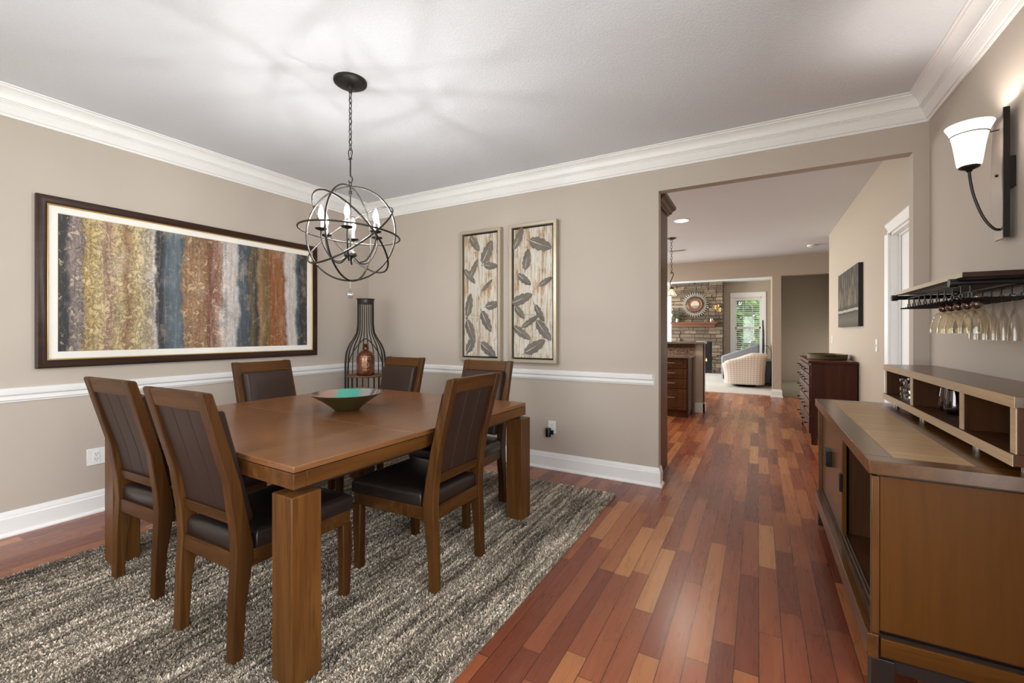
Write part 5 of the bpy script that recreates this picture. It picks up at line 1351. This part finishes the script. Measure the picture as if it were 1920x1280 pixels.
# ---------------------------------------------------------------- garden outside the windows
struct(MB().box(-30, -30, -.6, 30, 45, -.45).build('ground', 'grass', smooth=0), 'green lawn outside the windows', 'ground')
def tree(x, y, h, r, seed, label, mat='leaf', n=2600):
    t = empty('garden_tree', (x, y, -.45)); tag(t, label, 'tree', 'garden trees'); rnd = random.Random(seed)
    m = MB(); m.tube([(0, 0, 0), (.05, 0, h * .3), (-.03, .05, h * .6), (0, 0, h * .8)], [.16, .13, .09, .04], 8)
    for k in range(9):
        a = rnd.uniform(0, 2 * pi); z0 = h * rnd.uniform(.3, .7); m.tube([(0, 0, z0), (r * .5 * cos(a), r * .5 * sin(a), z0 + r * .35), (r * .9 * cos(a), r * .9 * sin(a), z0 + r * .5)], [.05, .035, .012], 5)
    m.build('trunk', 'bark', t)
    m = MB()
    for k in range(n):
        while True:
            p = Vector((rnd.uniform(-1, 1), rnd.uniform(-1, 1), rnd.uniform(-1, 1)))
            if p.length < 1: break
        q = Vector((p.x * r, p.y * r, h * .62 + p.z * h * .42)); s = rnd.uniform(.12, .26)
        a = Vector((rnd.gauss(0, 1), rnd.gauss(0, 1), rnd.gauss(0, 1))).normalized(); b = a.orthogonal().normalized()
        m.add([q - a * s, q + b * s * .5, q + a * s, q - b * s * .5], [(0, 1, 2, 3)])
    m.build('crown', mat, t, smooth=0)
tree(-.9, 23.5, 5.6, 2.2, 1, 'leafy green tree straight outside the fireplace room window')
tree(3.9, 25.0, 5.0, 2.2, 2, 'leafy green tree farther out beside the first one', 'leaf')
tree(-5.6, 23.5, 5.5, 2.2, 3, 'leafy garden tree outside the window past the fireplace')
t = empty('garden_hedge', (0, 30.5, -.45)); tag(t, 'clipped green hedge along the far side of the lawn', 'hedge')
m = MB(); rnd = random.Random(9)
for k in range(5200):
    q = Vector((rnd.uniform(-6, 5), rnd.uniform(-.5, .5), rnd.uniform(0, 2.0))); s = rnd.uniform(.10, .22)
    a = Vector((rnd.gauss(0, 1), rnd.gauss(0, 1), rnd.gauss(0, 1))).normalized(); b = a.orthogonal().normalized(); m.add([q - a * s, q + b * s * .5, q + a * s, q - b * s * .5], [(0, 1, 2, 3)])
m.build('foliage', 'leaf', t, smooth=0)

# ---------------------------------------------------------------- light
wd = bpy.data.worlds.new('overcast_sky'); SC.world = wd; wd.use_nodes = True
bg = wd.node_tree.nodes['Background']; bg.inputs[0].default_value = (.90, .95, 1.0, 1); bg.inputs[1].default_value = 2.2
def area(name, loc, rot, sx, sy, power, col=(1, .98, .95), spread=180):
    l = bpy.data.lights.new(name, 'AREA'); l.shape = 'RECTANGLE'; l.size = sx; l.size_y = sy; l.energy = power; l.color = col; l.spread = radians(spread)
    o = bpy.data.objects.new(name, l); COL.objects.link(o); o.location = loc; o.rotation_euler = rot; return o
# fill lamps added just outside the made-up windows, facing in
area('added_fill_rear', ((BX0 + BX1) / 2, YB - .20, (BZ0 + BZ1) / 2), (radians(90), 0, 0), BX1 - BX0, BZ1 - BZ0, 90, (.95, .98, 1))
area('added_fill_right', (XR + .25, (RY0_ + RY1_) / 2, (RZ0 + RZ1) / 2), (0, radians(90), 0), RZ1 - RZ0, RY1_ - RY0_, 112, (.95, .98, 1))
area('added_fill_kitchen', (-5.35, (KY0 + KY1) / 2, (KZ0 + KZ1) / 2), (0, radians(-90), 0), KZ1 - KZ0, KY1 - KY0, 230)
area('added_fill_side', (-5.35, (LY0 + LY1) / 2, (LZ0 + LZ1) / 2), (0, radians(-90), 0), LZ1 - LZ0, LY1 - LY0, 480)
area('added_fill_stair', (2.55, (NY0 + NY1) / 2, (NZ0 + NZ1) / 2), (0, radians(90), 0), NZ1 - NZ0, NY1 - NY0, 38)
for i, (x, y) in enumerate([(-.897, 6.224)] + FILL_DL):
    l = bpy.data.lights.new('downlight_beam', 'AREA'); l.shape = 'DISK'; l.size = .15; l.energy = 12; l.color = (1, .90, .78)
    o = bpy.data.objects.new('downlight_beam', l); COL.objects.link(o); o.location = (x, y, H - .012)
for i, (x, y) in enumerate(FILL_DL): downlight(x, y, ['added recessed light over the kitchen near the long window', 'added recessed light in the kitchen corner', 'added recessed light over the kitchen between two others'][i])

# ---------------------------------------------------------------- camera
cd = bpy.data.cameras.new('camera'); cd.sensor_width = 36; cd.lens = 36 * 820 / 1920; cd.shift_y = -16 / 1920; cd.clip_start = .05
co = bpy.data.objects.new('camera', cd); COL.objects.link(co); co.location = (0, 0, 1.26); co.rotation_euler = (radians(90), 0, radians(29.4)); SC.camera = co
# ---------------------------------------------------------------- view
SC.view_settings.view_transform = 'Standard'; SC.view_settings.look = 'None'; SC.view_settings.gamma = 1; SC.view_settings.exposure = 0.22
SC.view_settings.use_curve_mapping = False
cy = SC.cycles
cy.use_denoising = True; cy.max_bounces = 8; cy.diffuse_bounces = 5; cy.glossy_bounces = 4; cy.transparent_max_bounces = 16; cy.transmission_bounces = 6
cy.sample_clamp_indirect = 6; cy.caustics_reflective = False; cy.caustics_refractive = False
